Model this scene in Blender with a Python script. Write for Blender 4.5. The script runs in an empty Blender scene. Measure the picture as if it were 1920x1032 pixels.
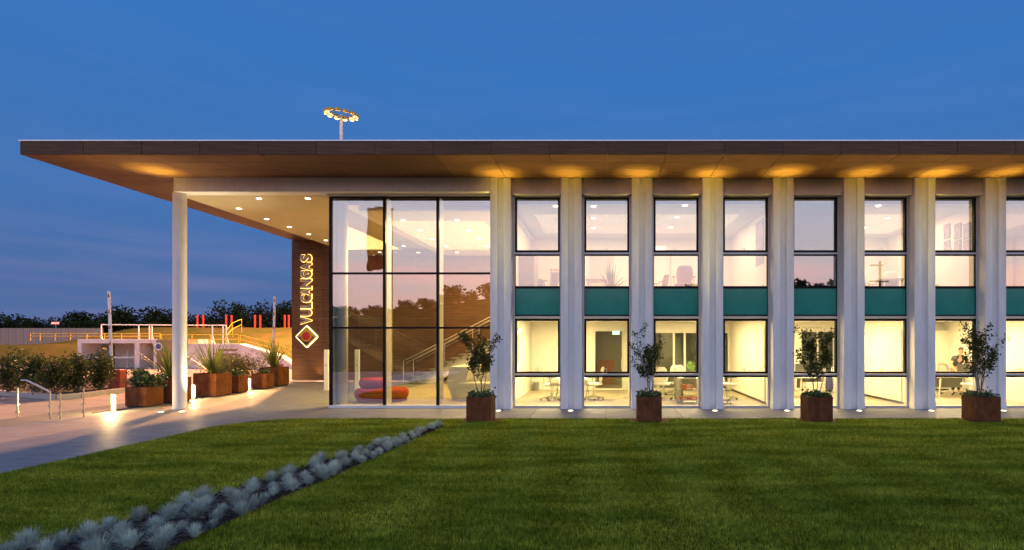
import bpy, bmesh, math, random
import numpy as np
from mathutils import Vector, Matrix
R = math.radians
rnd = random.Random(7)
S = bpy.context.scene
COL = S.collection
F = 1068.6            # focal length in photo pixels, used to turn measured pixels into metres
CAMY, CAMZ = -17.0, 2.1

# ------------------------------------------------------------------ camera
cam = bpy.data.cameras.new('camera'); camo = bpy.data.objects.new('camera', cam); COL.objects.link(camo)
camo.location = (0, CAMY, CAMZ); camo.rotation_euler = (math.pi/2, 0, 0)
cam.sensor_width = 36; cam.sensor_fit = 'HORIZONTAL'; cam.lens = 36*F/1920
cam.shift_x = -178/1920; cam.shift_y = 120/1920
cam.clip_start = 0.1; cam.clip_end = 3000
S.camera = camo

# ------------------------------------------------------------------ sky: blue dusk ahead, sunset glow behind the camera
W = bpy.data.worlds.new('World'); S.world = W; W.use_nodes = True
nt = W.node_tree; N = nt.nodes; L = nt.links
bg = N['Background']
def wnode(t, **k):
    n = N.new(t)
    for a, b in k.items(): setattr(n, a, b)
    return n
sky = wnode('ShaderNodeTexSky', sky_type='NISHITA', sun_disc=False)
sky.sun_elevation = R(-2.0); sky.sun_rotation = R(165); sky.ozone_density = 2.0; sky.dust_density = 1.0
tc = wnode('ShaderNodeTexCoord'); sep = wnode('ShaderNodeSeparateXYZ'); L.new(tc.outputs['Generated'], sep.inputs[0])
def ramp(stops, fac):
    r = wnode('ShaderNodeValToRGB'); e = r.color_ramp.elements
    while len(e) < len(stops): e.new(0.5)
    for i, (p, c) in enumerate(stops): e[i].position = p; e[i].color = (*c, 1)
    L.new(fac, r.inputs[0]); return r.outputs[0]
base = ramp([(0.0, (.095, .155, .35)), (0.07, (.082, .155, .37)), (0.2, (.058, .175, .46)), (0.4, (.042, .180, .52)),
             (0.6, (.046, .17, .50)), (1.0, (.05, .14, .40))], sep.outputs['Z'])
glow = ramp([(0.0, (1.20, .62, .42)), (0.06, (1.22, .72, .50)), (0.13, (1.18, .85, .63)), (0.22, (.94, .81, .69)),
             (0.34, (.62, .66, .76)), (0.55, (.30, .38, .56)), (1.0, (.04, .08, .16))], sep.outputs['Z'])
west = wnode('ShaderNodeMapRange', interpolation_type='SMOOTHSTEP')
west.inputs['From Min'].default_value = 0.25; west.inputs['From Max'].default_value = -0.85
L.new(sep.outputs['Y'], west.inputs['Value'])
def vmath(op, a, b=None, val=None):
    n = wnode('ShaderNodeVectorMath', operation=op); L.new(a, n.inputs[0])
    if b is not None: L.new(b, n.inputs[1])
    if val is not None:
        if op == 'SCALE': n.inputs['Scale'].default_value = val
        else: n.inputs[1].default_value = val
    return n
nk = vmath('SCALE', sky.outputs[0], val=0.25)
gl = vmath('ADD', glow, nk.outputs[0])
gls = vmath('SCALE', gl.outputs[0]); L.new(west.outputs[0], gls.inputs['Scale'])
tot = vmath('ADD', base, gls.outputs[0])
# thin streaky clouds, pinkish, low in the sky
mp = wnode('ShaderNodeMapping'); mp.inputs['Scale'].default_value = (1.6, 1.6, 13); L.new(tc.outputs['Generated'], mp.inputs[0])
cn = wnode('ShaderNodeTexNoise'); cn.inputs['Scale'].default_value = 2.2; cn.inputs['Detail'].default_value = 6; cn.inputs['Roughness'].default_value = .55
L.new(mp.outputs[0], cn.inputs['Vector'])
cr = ramp([(0.0, (0, 0, 0)), (0.46, (0, 0, 0)), (0.68, (1, 1, 1))], cn.outputs[0])
ch = ramp([(0.0, (.8, .8, .8)), (0.12, (.75, .75, .75)), (0.22, (.22, .22, .22)), (0.45, (.10, .10, .10)), (1, (.05, .05, .05))], sep.outputs['Z'])
cm = vmath('MULTIPLY', cr, ch)
sf = wnode('ShaderNodeSeparateXYZ'); L.new(cm.outputs[0], sf.inputs[0])
mx = wnode('ShaderNodeMix', data_type='RGBA'); L.new(sf.outputs[0], mx.inputs['Factor']); L.new(tot.outputs[0], mx.inputs['A'])
cc = vmath('MULTIPLY', tot.outputs[0], val=(1.45, 1.0, .93)); cc2 = vmath('ADD', cc.outputs[0], val=(.035, .03, .045)); L.new(cc2.outputs[0], mx.inputs['B'])
L.new(mx.outputs['Result'], bg.inputs['Color']); bg.inputs['Strength'].default_value = 1.0

S.view_settings.view_transform = 'Standard'; S.view_settings.look = 'None'
S.view_settings.exposure = 0.0; S.view_settings.gamma = 1.0
S.render.engine = 'CYCLES'
cy = S.cycles
cy.use_denoising = True; cy.max_bounces = 7; cy.diffuse_bounces = 3; cy.glossy_bounces = 4; cy.transparent_max_bounces = 16
cy.transmission_bounces = 4; cy.sample_clamp_indirect = 6; cy.caustics_reflective = False; cy.caustics_refractive = False
cy.use_adaptive_sampling = True; cy.adaptive_threshold = 0.012
try: cy.denoiser = 'OPENIMAGEDENOISE'
except Exception: pass

# ------------------------------------------------------------------ helpers
def gp(px, py):                       # ground point (x, y) seen at a pixel below the horizon
    d = CAMZ*F/(py-636); return ((px-1138)*d/F, d+CAMY)
def X(px, d): return (px-1138)*d/F
def Z(py, d): return CAMZ-(py-636)*d/F

def link(o, parent=None):
    COL.objects.link(o)
    if parent is not None: o.parent = parent
    return o
def mesh_obj(name, me, mat=None, parent=None, loc=None, rot=None):
    o = bpy.data.objects.new(name, me)
    if mat is not None and not me.materials: me.materials.append(mat)
    if loc is not None: o.location = loc
    if rot is not None: o.rotation_euler = rot
    return link(o, parent)
def bm_mesh(bm, name='mesh', smooth=False):
    bmesh.ops.recalc_face_normals(bm, faces=bm.faces)
    me = bpy.data.meshes.new(name); bm.to_mesh(me); bm.free()
    if smooth:
        me.polygons.foreach_set('use_smooth', [True]*len(me.polygons))
    return me
def mk(name, bm, mat, parent=None, loc=None, rot=None, smooth=False):
    return mesh_obj(name, bm_mesh(bm, name, smooth), mat, parent, loc, rot)
def tag(o, label=None, cat=None, group=None, kind=None):
    if label: o['label'] = label
    if cat: o['category'] = cat
    if group: o['group'] = group
    if kind: o['kind'] = kind
    return o
def empty(name, label, cat, loc=(0, 0, 0), rz=0, group=None):
    o = bpy.data.objects.new(name, None); link(o); o.location = loc; o.rotation_euler = (0, 0, rz); o.empty_display_size = .1
    return tag(o, label, cat, group)
def copy_tree(o, parent=None):
    c = o.copy(); link(c, parent)
    for ch_ in list(o.children): copy_tree(ch_, c)
    return c
def box(bm, x0, x1, y0, y1, z0, z1, bev=0):
    vs = [bm.verts.new(p) for p in ((x0, y0, z0), (x1, y0, z0), (x1, y1, z0), (x0, y1, z0), (x0, y0, z1), (x1, y0, z1), (x1, y1, z1), (x0, y1, z1))]
    fs = [bm.faces.new([vs[i] for i in f]) for f in ((0, 3, 2, 1), (4, 5, 6, 7), (0, 1, 5, 4), (1, 2, 6, 5), (2, 3, 7, 6), (3, 0, 4, 7))]
    if bev:
        es = list({e for f in fs for e in f.edges})
        bmesh.ops.bevel(bm, geom=es, offset=bev, segments=1, affect='EDGES')
def BX(*a, bev=0):
    bm = bmesh.new(); box(bm, *a, bev=bev); return bm
def prism(bm, pts, y0, y1):           # polygon in x,z extruded along y
    a = [bm.verts.new((x, y0, z)) for x, z in pts]; b = [bm.verts.new((x, y1, z)) for x, z in pts]
    bm.faces.new(a); bm.faces.new(b[::-1]); n = len(pts)
    for i in range(n): bm.faces.new((a[i], b[i], b[(i+1) % n], a[(i+1) % n]))
def prismz(bm, pts, z0, z1):
    a = [bm.verts.new((x, y, z0)) for x, y in pts]; b = [bm.verts.new((x, y, z1)) for x, y in pts]
    bm.faces.new(a[::-1]); bm.faces.new(b); n = len(pts)
    for i in range(n): bm.faces.new((a[i], a[(i+1) % n], b[(i+1) % n], b[i]))
def tube(bm, pts, rads, seg=8, caps=True):
    pts = [Vector(p) for p in pts]
    if not hasattr(rads, '__len__'): rads = [rads]*len(pts)
    rings = []
    for i, p in enumerate(pts):
        t = (pts[min(i+1, len(pts)-1)]-pts[max(i-1, 0)]).normalized()
        u = t.cross(Vector((0, 0, 1)) if abs(t.z) < .95 else Vector((1, 0, 0))).normalized(); v = t.cross(u)
        rings.append([bm.verts.new(p+(u*math.cos(2*math.pi*k/seg)+v*math.sin(2*math.pi*k/seg))*rads[i]) for k in range(seg)])
    for a, b in zip(rings, rings[1:]):
        for k in range(seg): bm.faces.new((a[k], a[(k+1) % seg], b[(k+1) % seg], b[k]))
    if caps: bm.faces.new(rings[0][::-1]); bm.faces.new(rings[-1])
def lathe(bm, prof, cx=0, cy_=0, seg=24, sx=1, sy=1):
    rings = []
    for r, z in prof:
        rings.append([bm.verts.new((cx+sx*r*math.cos(2*math.pi*k/seg), cy_+sy*r*math.sin(2*math.pi*k/seg), z)) for k in range(seg)])
    for a, b in zip(rings, rings[1:]):
        for k in range(seg): bm.faces.new((a[k], a[(k+1) % seg], b[(k+1) % seg], b[k]))
    bm.faces.new(rings[0][::-1]); bm.faces.new(rings[-1])
def np_mesh(name, verts, nper):       # verts (n*nper,3) -> faces of nper verts each
    verts = np.asarray(verts, dtype=np.float32).reshape(-1, 3); n = len(verts)//nper
    me = bpy.data.meshes.new(name); me.vertices.add(len(verts)); me.vertices.foreach_set('co', verts.ravel())
    me.loops.add(n*nper); me.loops.foreach_set('vertex_index', np.arange(n*nper, dtype=np.int32))
    me.polygons.add(n); me.polygons.foreach_set('loop_start', np.arange(0, n*nper, nper, dtype=np.int32))
    try: me.polygons.foreach_set('loop_total', np.full(n, nper, dtype=np.int32))
    except Exception: pass
    me.update(calc_edges=True); me.validate(); return me
def leaf_verts(c, size, rg, up=0.3):  # folded diamond leaves with random facing
    n = len(c); d = rg.normal(size=(n, 3)); d[:, 2] += up; d /= np.linalg.norm(d, axis=1)[:, None]
    q = rg.normal(size=(n, 3)); s = np.cross(d, q); s /= np.linalg.norm(s, axis=1)[:, None]+1e-9
    l = np.asarray(size)*rg.uniform(.65, 1.3, n); l = l[:, None]; w = l*.42
    nrm = np.cross(d, s)
    return np.stack([c, c+d*l*.5+s*w+nrm*w*.3, c+d*l, c+d*l*.5-s*w+nrm*w*.3], axis=1).reshape(-1, 3)

# ------------------------------------------------------------------ materials
def M(name, col, rough=.5, metal=0., spec=.5, var=None, vscale=4., stretch=(1, 1, 1), bump=0., bscale=40., rand=0., emit=None, estr=0., coat=0., space='world', detail=5., coords=None):
    m = bpy.data.materials.new(name); m.use_nodes = True; t = m.node_tree; n = t.nodes; l = t.links
    p = n['Principled BSDF']; p.inputs['Base Color'].default_value = (*col, 1); p.inputs['Roughness'].default_value = rough
    p.inputs['Metallic'].default_value = metal; p.inputs['Specular IOR Level'].default_value = spec
    p.inputs['Coat Weight'].default_value = coat
    if emit: p.inputs['Emission Color'].default_value = (*emit, 1); p.inputs['Emission Strength'].default_value = estr
    vec = None
    if var or bump:
        if space == 'world': g = n.new('ShaderNodeNewGeometry'); vec = g.outputs['Position']
        else: g = n.new('ShaderNodeTexCoord'); vec = g.outputs['Object']
        mpp = n.new('ShaderNodeMapping'); mpp.inputs['Scale'].default_value = stretch; l.new(vec, mpp.inputs[0]); vec = mpp.outputs[0]
    out = None
    if var:
        nz = n.new('ShaderNodeTexNoise'); nz.inputs['Scale'].default_value = vscale; nz.inputs['Detail'].default_value = detail; nz.inputs['Roughness'].default_value = .62
        l.new(vec, nz.inputs['Vector'])
        rp = n.new('ShaderNodeValToRGB'); rp.color_ramp.elements[0].position = .33; rp.color_ramp.elements[1].position = .67
        rp.color_ramp.elements[0].color = (*col, 1); rp.color_ramp.elements[1].color = (*var, 1); l.new(nz.outputs[0], rp.inputs[0]); out = rp.outputs[0]
    if rand:
        oi = n.new('ShaderNodeObjectInfo'); mr = n.new('ShaderNodeMapRange'); mr.inputs['To Min'].default_value = 1-rand; mr.inputs['To Max'].default_value = 1+rand
        l.new(oi.outputs['Random'], mr.inputs['Value'])
        hv = n.new('ShaderNodeHueSaturation'); l.new(mr.outputs[0], hv.inputs['Value'])
        if out: l.new(out, hv.inputs['Color'])
        else: hv.inputs['Color'].default_value = (*col, 1)
        out = hv.outputs[0]
    if out: l.new(out, p.inputs['Base Color'])
    if bump:
        bz = n.new('ShaderNodeTexNoise'); bz.inputs['Scale'].default_value = bscale; bz.inputs['Detail'].default_value = 4; l.new(vec, bz.inputs['Vector'])
        bp = n.new('ShaderNodeBump'); bp.inputs['Strength'].default_value = bump; bp.inputs['Distance'].default_value = .02
        l.new(bz.outputs[0], bp.inputs['Height']); l.new(bp.outputs[0], p.inputs['Normal'])
    return m
def emission(name, col, st):
    m = bpy.data.materials.new(name); m.use_nodes = True; t = m.node_tree; p = t.nodes['Principled BSDF']
    p.inputs['Base Color'].default_value = (.8, .8, .8, 1); p.inputs['Emission Color'].default_value = (*col, 1); p.inputs['Emission Strength'].default_value = st
    return m
def glass(name, fac, tint, top=.9):
    m = bpy.data.materials.new(name); m.use_nodes = True; t = m.node_tree; n = t.nodes; l = t.links
    n.remove(n['Principled BSDF']); tr = n.new('ShaderNodeBsdfTransparent'); tr.inputs[0].default_value = (*tint, 1)
    gs = n.new('ShaderNodeBsdfGlossy'); gs.inputs['Roughness'].default_value = .004; gs.inputs['Color'].default_value = (.96, .97, 1, 1)
    lw = n.new('ShaderNodeLayerWeight'); lw.inputs['Blend'].default_value = .25
    mr = n.new('ShaderNodeMapRange'); mr.inputs['To Min'].default_value = fac; mr.inputs['To Max'].default_value = top
    pw = n.new('ShaderNodeMath'); pw.operation = 'POWER'; pw.inputs[1].default_value = 3.0; l.new(lw.outputs['Facing'], pw.inputs[0])
    l.new(pw.outputs[0], mr.inputs['Value'])
    mxs = n.new('ShaderNodeMixShader'); l.new(mr.outputs[0], mxs.inputs[0]); l.new(tr.outputs[0], mxs.inputs[1]); l.new(gs.outputs[0], mxs.inputs[2])
    l.new(mxs.outputs[0], n['Material Output'].inputs['Surface']); return m

m_wood = M('dark_wood_laminate', (.070, .029, .013), .55, spec=.25, var=(.150, .070, .033), vscale=1.0, stretch=(1.3, 26, 26), bump=.15, bscale=1.2, rand=.14)
m_conc = M('white_concrete', (.76, .75, .745), .75, var=(.84, .835, .83), vscale=2.2, stretch=(3, 3, .8), bump=.12, bscale=60)
m_colw = M('painted_column', (.70, .69, .67), .5, var=(.76, .75, .73), vscale=3)
m_ceil = M('canopy_render', (.54, .46, .31), .8, var=(.58, .50, .35), vscale=1.5)
m_cap = M('metal_flashing', (.72, .73, .75), .35, metal=.6)
m_alu = M('grey_aluminium', (.52, .52, .54), .4, metal=.3)
m_dark = M('black_aluminium', (.010, .009, .010), .45, spec=.12)
m_white = M('white_paint', (.78, .77, .75), .55)
m_finw = M('white_fin', (.74, .75, .70), .4)
m_glass = glass('coated_glass', .25, (.97, .985, .97))
m_clear = glass('clear_glass', .04, (.95, .98, .96), .10)
m_green = M('green_spandrel_glass', (.032, .27, .21), .12, spec=.3, var=(.040, .31, .245), vscale=2)
m_iwall = M('interior_wall', (.80, .78, .72), .8)
m_icab = M('interior_cabinet', (.78, .75, .68), .5)
m_iceil = M('interior_ceiling', (.70, .68, .64), .85)
m_ifloor = M('interior_floor', (.24, .20, .145), .42, var=(.34, .29, .21), vscale=1.0, stretch=(6, .8, 1), rand=.05)
m_lobfl = M('lobby_floor', (.34, .28, .19), .35, var=(.42, .35, .25), vscale=2)
m_corr = M('corridor_dark', (.16, .15, .12), .7)
m_tread = M('grey_tread', (.16, .16, .155), .5)
m_steel = M('brushed_steel', (.62, .6, .56), .3, metal=.9)
m_red = M('red_leatherette', (.29, .010, .004), .6, spec=.1, var=(.34, .014, .005), vscale=3)
m_redd = M('maroon_base', (.24, .03, .03), .5)
m_corten = M('weathered_steel', (.095, .030, .010), .8, spec=.2, var=(.19, .070, .024), vscale=5, stretch=(1, 1, .55), bump=.25, bscale=50, rand=.1)
m_pave = M('brushed_paving', (.17, .153, .14), .5, var=(.31, .285, .265), vscale=1.1, stretch=(1.2, 7, 4), bump=.35, bscale=9, rand=.045, detail=8)
m_joint = M('paving_joint', (.16, .15, .14), .9)
m_road = M('pinkish_asphalt', (.25, .20, .18), .7, var=(.33, .27, .24), vscale=.6, stretch=(.6, 3, 1), bump=.3, bscale=14)
m_soil = M('lawn_soil', (.022, .028, .006), 1.0, spec=0., var=(.04, .046, .010), vscale=6)
m_mulch = M('bark_mulch', (.028, .014, .010), .95, var=(.07, .032, .022), vscale=22, bump=.9, bscale=45)
m_kerb = M('kerb_stone', (.42, .39, .36), .8, var=(.5, .47, .44), vscale=5)
m_bark = M('bark', (.10, .075, .055), .9, var=(.2, .16, .12), vscale=14, stretch=(1, 1, .3))
m_leafm = M('myrtle_leaf', (.034, .052, .010), .7, spec=.12, var=(.075, .085, .016), vscale=9)
m_ground = M('planter_herb', (.045, .085, .02), .6, var=(.08, .12, .03), vscale=9)
m_shrub = M('shrub_leaf', (.035, .06, .014), .5, var=(.085, .10, .022), vscale=6)
m_laurel = M('laurel_leaf', (.05, .10, .035), .4, var=(.085, .14, .05), vscale=8)
m_yucca = M('strap_leaf', (.12, .17, .03), .42, var=(.22, .26, .06), vscale=5)
m_hedge = M('lamplit_hedge_leaf', (.19, .15, .025), .6, var=(.28, .21, .04), vscale=4)  # orange of the floodlights is put into the leaf colour
m_fartree = M('far_tree_leaf', (.016, .024, .008), 1.0, spec=0., var=(.04, .055, .018), vscale=.4)
m_farbark = M('far_trunk', (.05, .04, .03), .9)
m_mound = M('mound_grass', (.055, .075, .016), 1.0, spec=0., var=(.13, .095, .035), vscale=.35, detail=8, bump=.5, bscale=3)
m_corr_wall = M('ribbed_panel', (.27, .24, .22), .8, spec=.1)
m_white_r = M('white_render', (.72, .66, .62), .8, var=(.62, .56, .52), vscale=1.4)
m_tan = M('tan_panel', (.35, .22, .12), .8, var=(.28, .18, .10), vscale=2)
m_yel = M('yellow_rail', (.62, .42, .03), .5)
m_redpost = M('red_post', (.42, .04, .02), .6)
m_barw = M('barrier_white', (.78, .77, .77), .4)
m_barr = M('barrier_red', (.5, .02, .02), .4)
m_baro = M('barrier_orange', (.42, .085, .045), .55)
m_black = M('black_plastic', (.015, .015, .016), .45)
m_grey = M('grey_plastic', (.20, .20, .20), .5)
m_lgrey = M('light_grey_fabric', (.55, .53, .48), .7)
m_mgrey = M('taupe_fabric', (.26, .23, .22), .8)
m_desk = M('white_laminate', (.76, .74, .69), .4)
m_screen = M('screen_back', (.055, .055, .05), .45)
m_fes = M('fescue_blade', (.38, .45, .38), .6, spec=.15, rand=.22, var=(.72, .78, .66), vscale=16)
m_gold = M('sign_gold', (.52, .33, .02), .4)
m_signg = M('sign_letter_face', (.30, .25, .24), .45)
m_signb = M('sign_black', (.012, .01, .01), .5)
m_signr = M('sign_red', (.40, .008, .012), .4)
m_pic = M('artwork', (.52, .42, .30), .7, var=(.30, .22, .14), vscale=3, stretch=(1, 1, .3))
m_pic2 = M('photo_print', (.42, .34, .34), .6, var=(.16, .13, .17), vscale=7)
m_skin = M('skin', (.50, .28, .19), .5)
m_shirt = M('dark_shirt', (.045, .04, .055), .8)
m_trs = M('dark_trousers', (.03, .03, .04), .8)
m_hair = M('hair', (.10, .06, .035), .7)
m_pot = M('plant_pot', (.6, .58, .55), .5)
m_ileaf = M('houseplant_leaf', (.10, .22, .04), .45, var=(.2, .34, .08), vscale=6)
m_purple = M('blue_fabric', (.08, .08, .22), .8)
m_flagy = M('flag_yellow', (.45, .30, .03), .8)
m_flagr = M('flag_maroon', (.16, .035, .03), .8)
WARM = (1.0, .70, .30)
e_halo = emission('halo_light', (1.0, .58, .10), 2.6)
e_halow = emission('halo_light_pale', (1.0, .80, .38), 2.8)
e_down = emission('downlight_lens', (1.0, .86, .6), 7)
e_up = emission('uplight_lens', (1.0, .80, .48), 9)
e_boll = emission('bollard_lamp', (1.0, .72, .34), 40)
e_flood = emission('floodlight_lens', (1.0, .58, .17), 3.6)
e_tube = emission('tube_lamp', (1.0, .88, .62), 3)
e_strip = emission('strip_lamp', (1.0, .8, .5), 1.1)
e_exit = emission('exit_green', (.1, .9, .5), 2.2)
e_exitw = emission('exit_white', (.9, 1, .95), 2.5)
e_redl = emission('red_lamp', (1.0, .10, .02), 2.5)

def lamp(kind, name, loc, power, col, parent=None, rot=None, **k):
    d = bpy.data.lights.new(name, kind); d.energy = power; d.color = col
    for a, b in k.items(): setattr(d, a, b)
    o = bpy.data.objects.new(name, d); o.location = loc
    if rot: o.rotation_euler = rot
    return link(o, parent)

# ------------------------------------------------------------------ ground, road, paving, lawn
bm = bmesh.new(); bmesh.ops.create_circle(bm, cap_ends=True, radius=900, segments=48)
o = mk('ground', bm, m_road, loc=(0, 0, -.06)); tag(o, 'pinkish asphalt ground around the building', kind='structure')

pav = bpy.data.objects.new('paving', bm_mesh(BX(-15.9, 17.5, -30, 14, -.3, -.012), 'paving')); pav.data.materials.append(m_joint); link(pav)
tag(pav, 'brushed concrete paving around the building', kind='structure')
SL = 2.06
def slab_mesh(w, d):
    bm = bmesh.new(); box(bm, -w/2, w/2, -d/2, d/2, -.05, 0, bev=.004); return bm_mesh(bm, 'slab')
sm = slab_mesh(SL-.012, SL-.012); sm.materials.append(m_pave)
GX0 = X(997, 15.8)-SL*8
x = GX0+SL/2
nslab = 0
rows = [(-2.32+SL*(k+.5)-.3) for k in range(-8, 7)]
while x < 15.5:
    for yy in rows:
        if x-SL/2 < -15.95: continue
        inside_lawn = (x-SL/2 > -8.6 and yy+SL/2 < -3.2)
        inside_bld = (x-SL/2 > -8.3 and yy-SL/2 > .6)
        if inside_lawn or inside_bld: continue
        if x < -12 and (x-0)/(max(yy+17, .1)) < -1.4: continue
        mesh_obj('slab', sm, parent=pav, loc=(x, yy, 0)); nslab += 1
    x += SL

# lawn: soil sheet slightly proud of the paving, real blades on it, wedge-shaped mulch bed cut through
LX, LY, LR = -9.2, -2.25, 1.35
def wedge(yv):                          # x range of the planting strip at depth y
    yv = np.asarray(yv, dtype=float)
    xr = np.interp(yv, [-18, -11.3, -10, -8.5, -5.8, -3.5], [-4.45, -4.3, -4.24, -4.1, -3.97, -3.88])
    xl = np.interp(yv, [-18, -11.3, -10.6, -9.6, -8.66, -7.2, -6, -4.9, -3.5], [-6.3, -5.75, -5.5, -5.2, -5.05, -4.7, -4.52, -4.25, -3.93])
    return xl, xr
pts = [(20, LY), (20, -19)] + [(LX-.03*math.sin((k)*.9), -19+k*1.0) for k in range(0, 16)]
for k in range(0, 9):
    a = math.pi - k*math.pi/16
    pts.append((LX+LR+LR*math.cos(a), LY-LR+LR*math.sin(a)))
pts = [p for p in pts if not (p[0] < LX+.2 and p[1] > LY-LR+.01 and p[1] < LY-LR)]
bm = bmesh.new(); prismz(bm, pts, -.1, .016)
lawn = mk('lawn', bm, m_soil); tag(lawn, 'mown green lawn in front of the building', kind='structure')
ys = np.linspace(-18, -3.5, 40); xl, xr = wedge(ys)
rg = np.random.default_rng(3)
bm = bmesh.new(); prev = None
for i, yv in enumerate(ys):
    row = [bm.verts.new((xl[i]+(xr[i]-xl[i])*t, yv, .022+.03*math.sin(math.pi*t)+rg.uniform(0, .014))) for t in np.linspace(0, 1, 9)]
    if prev:
        for a, b, c, d in zip(prev, prev[1:], row[1:], row): bm.faces.new((a, b, c, d))
    prev = row
mul = mk('mulch_bed', bm, m_mulch, smooth=True); tag(mul, 'dark bark mulch strip running across the lawn', kind='structure')
# bark chips
n = 5200; cy_ = rg.uniform(-12, -3.6, n); a, b = wedge(cy_); cx_ = a+(b-a)*rg.uniform(.02, .98, n)
chip = leaf_verts(np.stack([cx_, cy_, np.full(n, .05)], 1), .045, rg, up=0)
tag(mesh_obj('bark_chips', np_mesh('bark_chips', chip, 4), m_mulch), 'loose bark chips scattered on the mulch strip', 'bark', kind='stuff')

PLANT = [(X(902-3, 14.2)-.02, ), (X(1218, 14.2),), (X(1539, 14.2),), (X(1854, 14.2),)]
PX = [X(897, 14.2), X(1218, 14.2), X(1539, 14.2), X(1854, 14.2)]
PYF, PW, PH = -2.80, .61, .655
def lawn_mask(x, y):
    ok = (x > LX+.01) & (y < LY-.01) & (x < 17)
    cxn = LX+LR; cyn = LY-LR
    ok &= ~((x < cxn) & (y > cyn) & ((x-cxn)**2+(y-cyn)**2 > LR*LR))
    a, b = wedge(y); ok &= ~((x > a) & (x < b) & (y < -3.5))
    for p in PX: ok &= ~((abs(x-p-.02) < .50) & (y > PYF-.10) & (y < PYF+.62))
    return ok
def blades(n, y0, y1, h, wd, seed):
    g = np.random.default_rng(seed)
    y = y0+(y1-y0)*g.random(n); dd = y-CAMY
    half0 = -1138/F*dd-.8; half1 = (1920-1138)/F*dd+.8
    wmax = (1920/F)*(y1-CAMY)+1.6
    keep = g.random(n) < (half1-half0)/wmax
    y = y[keep]; half0 = half0[keep]; half1 = half1[keep]
    x = half0+(half1-half0)*g.random(len(y))
    k = lawn_mask(x, y); x = x[k]; y = y[k]; n = len(x)
    # uneven clumps: pull blades toward jittered cell centres
    ang = g.random(n)*2*math.pi
    hh = h*g.uniform(.55, 1.35, n)*(1+.25*np.sin(x*2.1+np.sin(y*1.7)*1.5)*np.sin(y*1.3+x*.4))
    stripe = np.clip(2.2*np.sin((x+.10*y+.12*np.sin(y*1.1))*2*math.pi/1.25), -1, 1)*(.75+.25*np.sin(y*.7+x*.3))
    lean = hh*.55; lx = np.cos(ang)*lean*g.random(n); ly = np.sin(ang)*lean*g.random(n)+stripe*.5*hh
    a2 = g.random(n)*math.pi; wx = np.cos(a2)*wd*.5; wy = np.sin(a2)*wd*.5
    z0 = np.full(n, .014)
    v = np.stack([np.stack([x-wx, y-wy, z0], 1), np.stack([x+wx, y+wy, z0], 1), np.stack([x+lx, y+ly, z0+hh], 1)], 1)
    return v.reshape(-1, 3)
gv = np.concatenate([blades(410000, -11.9, -8.6, .046, .0095, 1), blades(420000, -8.6, -5.6, .048, .012, 2), blades(400000, -5.6, -2.26, .05, .016, 4)])
_g2 = np.random.default_rng(77); n = 16000                     # ragged fringe along the paving edges
_t2 = _g2.random(n); _ex = np.where(_t2 < .55, LX+_g2.normal(0, .018, n)+.02, _g2.uniform(LX+LR, 12.5, n)); _ey = np.where(_t2 < .55, _g2.uniform(-11.5, LY-LR, n), LY-.02+_g2.normal(0, .018, n))
_hh = _g2.uniform(.03, .085, n); _aa = _g2.random(n)*6.283; _lx = np.where(_t2 < .55, -.5, 0)*_hh*_g2.random(n)+np.cos(_aa)*_hh*.3; _ly = np.where(_t2 < .55, 0, .5)*_hh*_g2.random(n)+np.sin(_aa)*_hh*.3
_wx = np.cos(_aa)*.005; _wy = np.sin(_aa)*.005; _z = np.full(n, .004)
gv = np.concatenate([gv, np.stack([np.stack([_ex-_wx, _ey-_wy, _z], 1), np.stack([_ex+_wx, _ey+_wy, _z], 1), np.stack([_ex+_lx, _ey+_ly, _z+_hh], 1)], 1).reshape(-1, 3)])
m_grass = M('grass_blade', (.17, .24, .018), .65, spec=.06, var=(.40, .43, .045), vscale=.9, stretch=(.55, 2.2, 1), detail=9)
_t = m_grass.node_tree; _n = _t.nodes
_g = _n.new('ShaderNodeNewGeometry'); _nz = _n.new('ShaderNodeTexNoise'); _nz.inputs['Scale'].default_value = 14; _nz.inputs['Detail'].default_value = 6; _nz.inputs['Roughness'].default_value = .7
_t.links.new(_g.outputs['Position'], _nz.inputs['Vector'])
_mr = _n.new('ShaderNodeMapRange'); _mr.inputs['From Min'].default_value = .3; _mr.inputs['From Max'].default_value = .7; _mr.inputs['To Min'].default_value = .42; _mr.inputs['To Max'].default_value = 1.75
_t.links.new(_nz.outputs[0], _mr.inputs['Value'])
_hv = _n.new('ShaderNodeHueSaturation'); _t.links.new(_mr.outputs[0], _hv.inputs['Value'])
for _q in _n:
    if _q.type == 'VALTORGB': _q.color_ramp.elements[0].position = .39; _q.color_ramp.elements[1].position = .62
_pr = _n['Principled BSDF']; _src = _pr.inputs['Base Color'].links[0].from_socket
_t.links.new(_src, _hv.inputs['Color'])
_rr = _n.new('ShaderNodeValToRGB'); _rr.color_ramp.interpolation = 'LINEAR'
for _p, _c in ((.45, (.95, .95, .95)), (.80, (1.25, 1.2, 1.1)), (.86, (1.6, 1.5, 1.8))):
    _e = _rr.color_ramp.elements.new(_p); _e.color = (*_c, 1)
_rr.color_ramp.elements[0].color = (.35, .42, .35, 1); _rr.color_ramp.elements[-1].color = (1.8, 1.6, 2.2, 1)
_t.links.new(_g.outputs['Random Per Island'], _rr.inputs[0])
_mm = _n.new('ShaderNodeVectorMath'); _mm.operation = 'MULTIPLY'; _t.links.new(_hv.outputs[0], _mm.inputs[0]); _t.links.new(_rr.outputs[0], _mm.inputs[1])
_t.links.new(_mm.outputs[0], _pr.inputs['Base Color'])
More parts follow.
